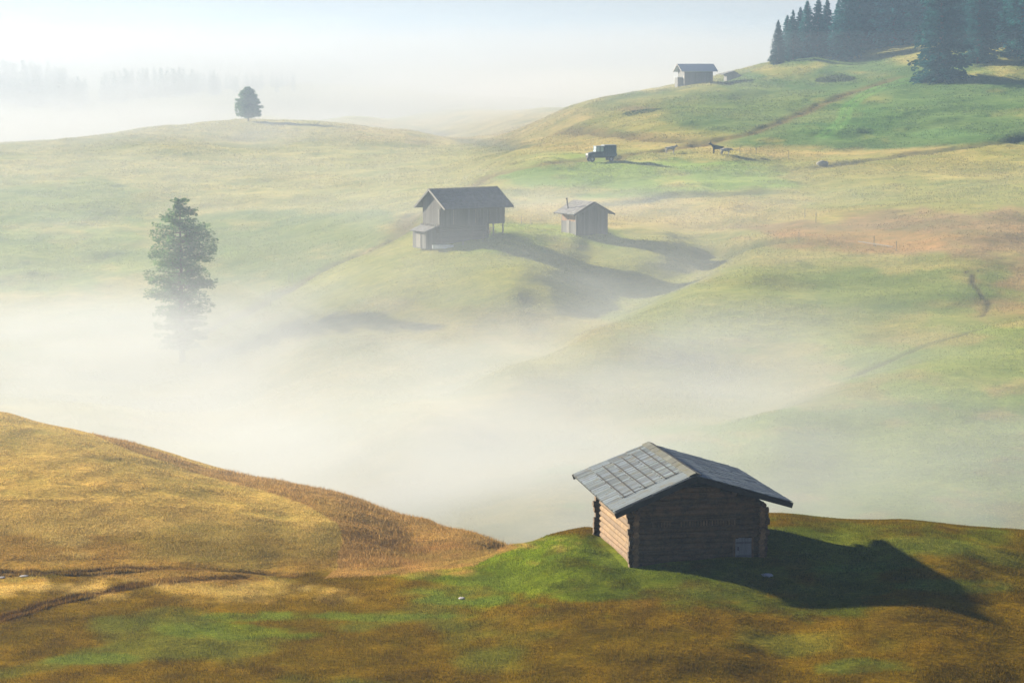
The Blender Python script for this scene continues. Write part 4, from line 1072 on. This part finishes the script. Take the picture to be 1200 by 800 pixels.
# ---------- fence posts ----------
def post(px, py, h, label, ymin=0.0, lean=0.0, mat='board_pale', r=0.042):
    x, y, z = hit(px, py, ymin)
    rt = thing('fence_post', (x, y, z), 0.0, label, 'post', 'fence posts'); rg = random.Random(int(px * 7))
    mb = MB(); mb.tube((0, 0, -0.3), (lean, 0, h), r, r * 0.85, 8, 1.0, rg); mb.build('stake', M[mat], rt)
    mb = MB(); mb.tube((lean, 0, h - 0.02), (lean * 1.02, 0, h + 0.06), r * 0.84, r * 0.25, 8); mb.build('tip', M[mat], rt)
POSTS = [
 (542.5,287.5,1.15,'pale post left of two in front of the barn log base'),(566,283.5,1.1,'pale post right of two in front of the barn log base'),
 (311,351,1.2,'uppermost left post beside the ditch below the barn knoll'),(319,346,1.2,'post beside the ditch, left of the close pair'),
 (338.5,332,1.2,'left post of the close pair on the ditch bank'),(342.5,330,1.2,'right post of the close pair on the ditch bank'),
 (317,362,1.2,'lower left post at the fog edge of the barn knoll'),(328,356.5,1.2,'lower right post at the fog edge of the barn knoll'),
 (611,263,1.2,'left post on the grass between barn and small hut'),(622,264,1.1,'right post on the grass between barn and small hut'),
 (943,256,1.5,'dark post on the plain left of the wire line above the heath'),(956,262,1.5,'dark post next to the heath edge, right of its twin'),
 (936,284,1.3,'stake in the heath tip nearest the stream'),(1024,289,1.3,'stake at the left end of the fallen pale rail'),(1050,295,1.3,'stake beyond the right end of the fallen pale rail'),
 (867,180.5,1.3,'far stake right of the grazing pair'),(886,181,1.3,'far stake midway between the grazing pair and the grey boulder'),(924,188,1.6,'far stake left of the grey boulder by the ditch'),
]
for (px, py, h, lab) in POSTS: post(px, py, h, lab, 0, 0.03, 'board' if py > 250 and px > 900 or px > 800 else 'board_pale')

def rail():
    a = hit(1006, 286); b = hit(1046, 291.5)
    rt = thing('fallen_rail', a, 0, 'long pale rail lying in the heath grass between two stakes', 'rail'); A = Vector((0, 0, 0.25)); Bv = Vector(b) - Vector(a) + Vector((0, 0, 0.25))
    mb = MB(); mb.tube(A, Bv, 0.055, 0.045, 8); mb.build('pole', M['board_pale'], rt)
    mb = MB(); mb.tube(Bv * 0.5 + Vector((0, 0, -0.5)), Bv * 0.5 + Vector((0, 0, 0.05)), 0.05, 0.05, 6); mb.build('prop', M['board'], rt)
rail()

# ---------- trough, stones ----------
def trough():
    x, y, z = hit(519, 292.5)
    rt = thing('water_trough', (x, y, z), 0.1, 'pale blue water trough on the grass below the barn', 'trough')
    mb = MB(); w, d, h, t = 1.35, 0.42, 0.45, 0.05
    mb.box((0, -d, h / 2), (2 * w, t, h)); mb.box((0, d, h / 2), (2 * w, t, h)); mb.box((-w, 0, h / 2), (t, 2 * d - t, h)); mb.box((w, 0, h / 2), (t, 2 * d - t, h)); mb.box((0, 0, 0.04), (2 * w - t, 2 * d - t, 0.06)); mb.build('basin', M['trough'], rt)
    mb = MB(); mb.box((0, 0, h - 0.08), (2 * w - t, 2 * d - t, 0.02)); mb.build('water', M['water'], rt)
trough()
def stone(px, py, w, d, h, label, mat='stone_white', seed=1, cat='stone'):
    x, y, z = hit(px, py); rs = np.random.RandomState(seed); bm = bmesh.new(); bmesh.ops.create_icosphere(bm, subdivisions=3, radius=1)
    for v in bm.verts:
        k = 1 + 0.13 * float(vnoise(np.array([v.co.x * 2.2 + seed]), np.array([v.co.y * 2.2 + v.co.z * 1.7]), seed)[0])
        v.co = Vector((v.co.x * w * k, v.co.y * d * k, (v.co.z * h if v.co.z < 0 else v.co.z * h * 0.8) * k))
    me = bpy.data.meshes.new('stone'); bm.to_mesh(me); bm.free(); me.materials.append(M[mat])
    for p in me.polygons: p.use_smooth = True
    o = bpy.data.objects.new('stone', me); C.objects.link(o); o.location = (x, y, z + h * 0.35); tag(o, label, cat)
stone(899, 675, 0.24, 0.32, 0.05, 'flat pale stone in the cabin shadow in front of the door', 'stone_white', 3)
stone(541, 701, 0.13, 0.2, 0.04, 'flat pale stone on the bright green strip of the near slope', 'stone_white', 4)
stone(28, 675.5, 0.2, 0.2, 0.04, 'small white stone beside the upper ditch at the left', 'stone_white', 5)
stone(2, 677, 0.15, 0.2, 0.04, 'small white stone cut by the left edge of the photo', 'stone_white', 6)
stone(964, 193, 1.0, 0.7, 0.6, 'grey boulder with pale top beside the pasture ditch', 'stone', 7, 'boulder')

# ---------- grass: short turf on the near slopes, tall dry grass on the bank ----------
def blades(name, n, region, hmin, hmax, wid, seed, label, tintmul=1.0, lean=0.5, clump=0.0):
    rs = np.random.RandomState(seed)
    Y = rs.uniform(region[0], region[1], n); Y = np.sqrt(region[0] ** 2 + (region[1] ** 2 - region[0] ** 2) * rs.rand(n))
    u = rs.uniform(region[2], region[3], n); X = u * Y
    Z = ground(X, Y); px, py = to_px(X, Y, Z); k = region[4](px, py, X, Y)
    X, Y, Z = X[k], Y[k], Z[k]; n = len(X)
    col = turf_colour(X, Y, Z) * tintmul
    h = rs.uniform(hmin, hmax, n) * (1 + 0.5 * vnoise(X / 0.9, Y / 0.9, seed)); a = rs.uniform(0, 2 * math.pi, n); w = wid * rs.uniform(0.6, 1.4, n)
    la = rs.uniform(0, 2 * math.pi, n); lr = lean * h * rs.uniform(0.1, 1.0, n)
    b0 = np.stack([X - np.cos(a) * w, Y - np.sin(a) * w, Z - 0.02], 1); b1 = np.stack([X + np.cos(a) * w, Y + np.sin(a) * w, Z - 0.02], 1)
    tp = np.stack([X + np.cos(la) * lr, Y + np.sin(la) * lr, Z + h], 1)
    V = np.stack([b0, b1, tp], 1).reshape(-1, 3); F = np.arange(3 * n).reshape(n, 3)
    t = rs.uniform(0.45, 1.65, (n, 1)); hue = rs.uniform(-0.12, 0.12, (n, 1)); c = col * t * np.concatenate([1 + hue, np.ones((n, 1)), 1 - hue], 1)
    o = np_mesh(name, V, F, M['blade'], c, None, False, 'turf'); tag(o, label, 'grass', kind='stuff'); return o
M['blade'] = leafy('grass_blade', (1, 1, 1), 0.5, 'turf')
cabin_m = Matrix.Rotation(-0.188, 2)
def outside_cabin(X, Y):
    c, s = math.cos(0.188), math.sin(0.188); dx, dy = X - 6.785, Y - 100.766; lx, ly = dx * c + dy * s, -dx * s + dy * c
    return ~((lx > -2.9) & (lx < 3.25) & (ly > -3.6) & (ly < 3.0))
blades('turf_grass', 800000, (79, 114, -0.235, 0.235, lambda px, py, X, Y: outside_cabin(X, Y)), 0.03, 0.085, 0.011, 41, 'short rusty and green turf over the near knoll and slope', 0.95)
blades('turf_grass', 380000, (104, 137, -0.235, 0.02, lambda px, py, X, Y: (px < 620)), 0.025, 0.07, 0.013, 42, 'short golden turf over the left hill', 1.0)
blades('tall_grass', 90000, (104, 139, -0.20, 0.02, lambda px, py, X, Y: in_poly(px, py, UNMOWN) & (fbm(X / 1.1, Y / 1.1, 19, 3) > -0.25 - 0.9 * sstep(200, 420, px))), 0.04, 0.21, 0.013, 43, 'tall dry brown grass left standing on the bank of the left hill', 1.0, 0.9)
def near_ditch(px, py, X, Y):
    r = np.zeros(X.shape, bool)
    for w in line_w[:2]: r |= seg_dist(X, Y, w) < 0.25 + 0.6 * vnoise(X / 1.5, Y / 1.5, 91)
    return r
blades('ditch_grass', 300000, (88, 108, -0.235, -0.08, near_ditch), 0.06, 0.2, 0.014, 44, 'rusty grass overhanging the two ditches at the left', 1.0, 0.6)

# tussocks standing in the mid-distance meadows
def tussocks(n, seed):
    rs = np.random.RandomState(seed); Y = np.exp(rs.uniform(math.log(140), math.log(740), n)); X = rs.uniform(-0.235, 0.235, n) * Y
    k = fbm(X / 9, Y / 9, 95, 3) + rs.uniform(-0.5, 0.5, n) > -0.15; X, Y = X[k], Y[k]; Z = ground(X, Y); n = len(X)
    k = rs.rand(n) < 1.0; col = turf_colour(X, Y, Z)
    h = (0.00012 + 0.00028 * rs.rand(n)) * 1.25 * Y; w = (0.00012 + 0.00024 * rs.rand(n)) * Y; a = rs.uniform(0, math.pi, n)
    V = np.stack([np.stack([X - np.cos(a) * w, Y - np.sin(a) * w, Z - 0.03], 1), np.stack([X + np.cos(a) * w, Y + np.sin(a) * w, Z - 0.03], 1),
                  np.stack([X + rs.uniform(-.5, .5, n) * w, Y + rs.uniform(-.5, .5, n) * w, Z + h], 1)], 1).reshape(-1, 3)
    t = rs.uniform(0.6, 1.4, (n, 1)); o = np_mesh('meadow_grass', V, np.arange(3 * n).reshape(n, 3), M['blade'], np.minimum(col * t * np.array((1.55, 1.52, 1.35)), 0.7), None, False, 'turf')
    tag(o, 'grass tufts scattered over the middle and far meadows', 'grass', kind='stuff')
tussocks(1000000, 88)
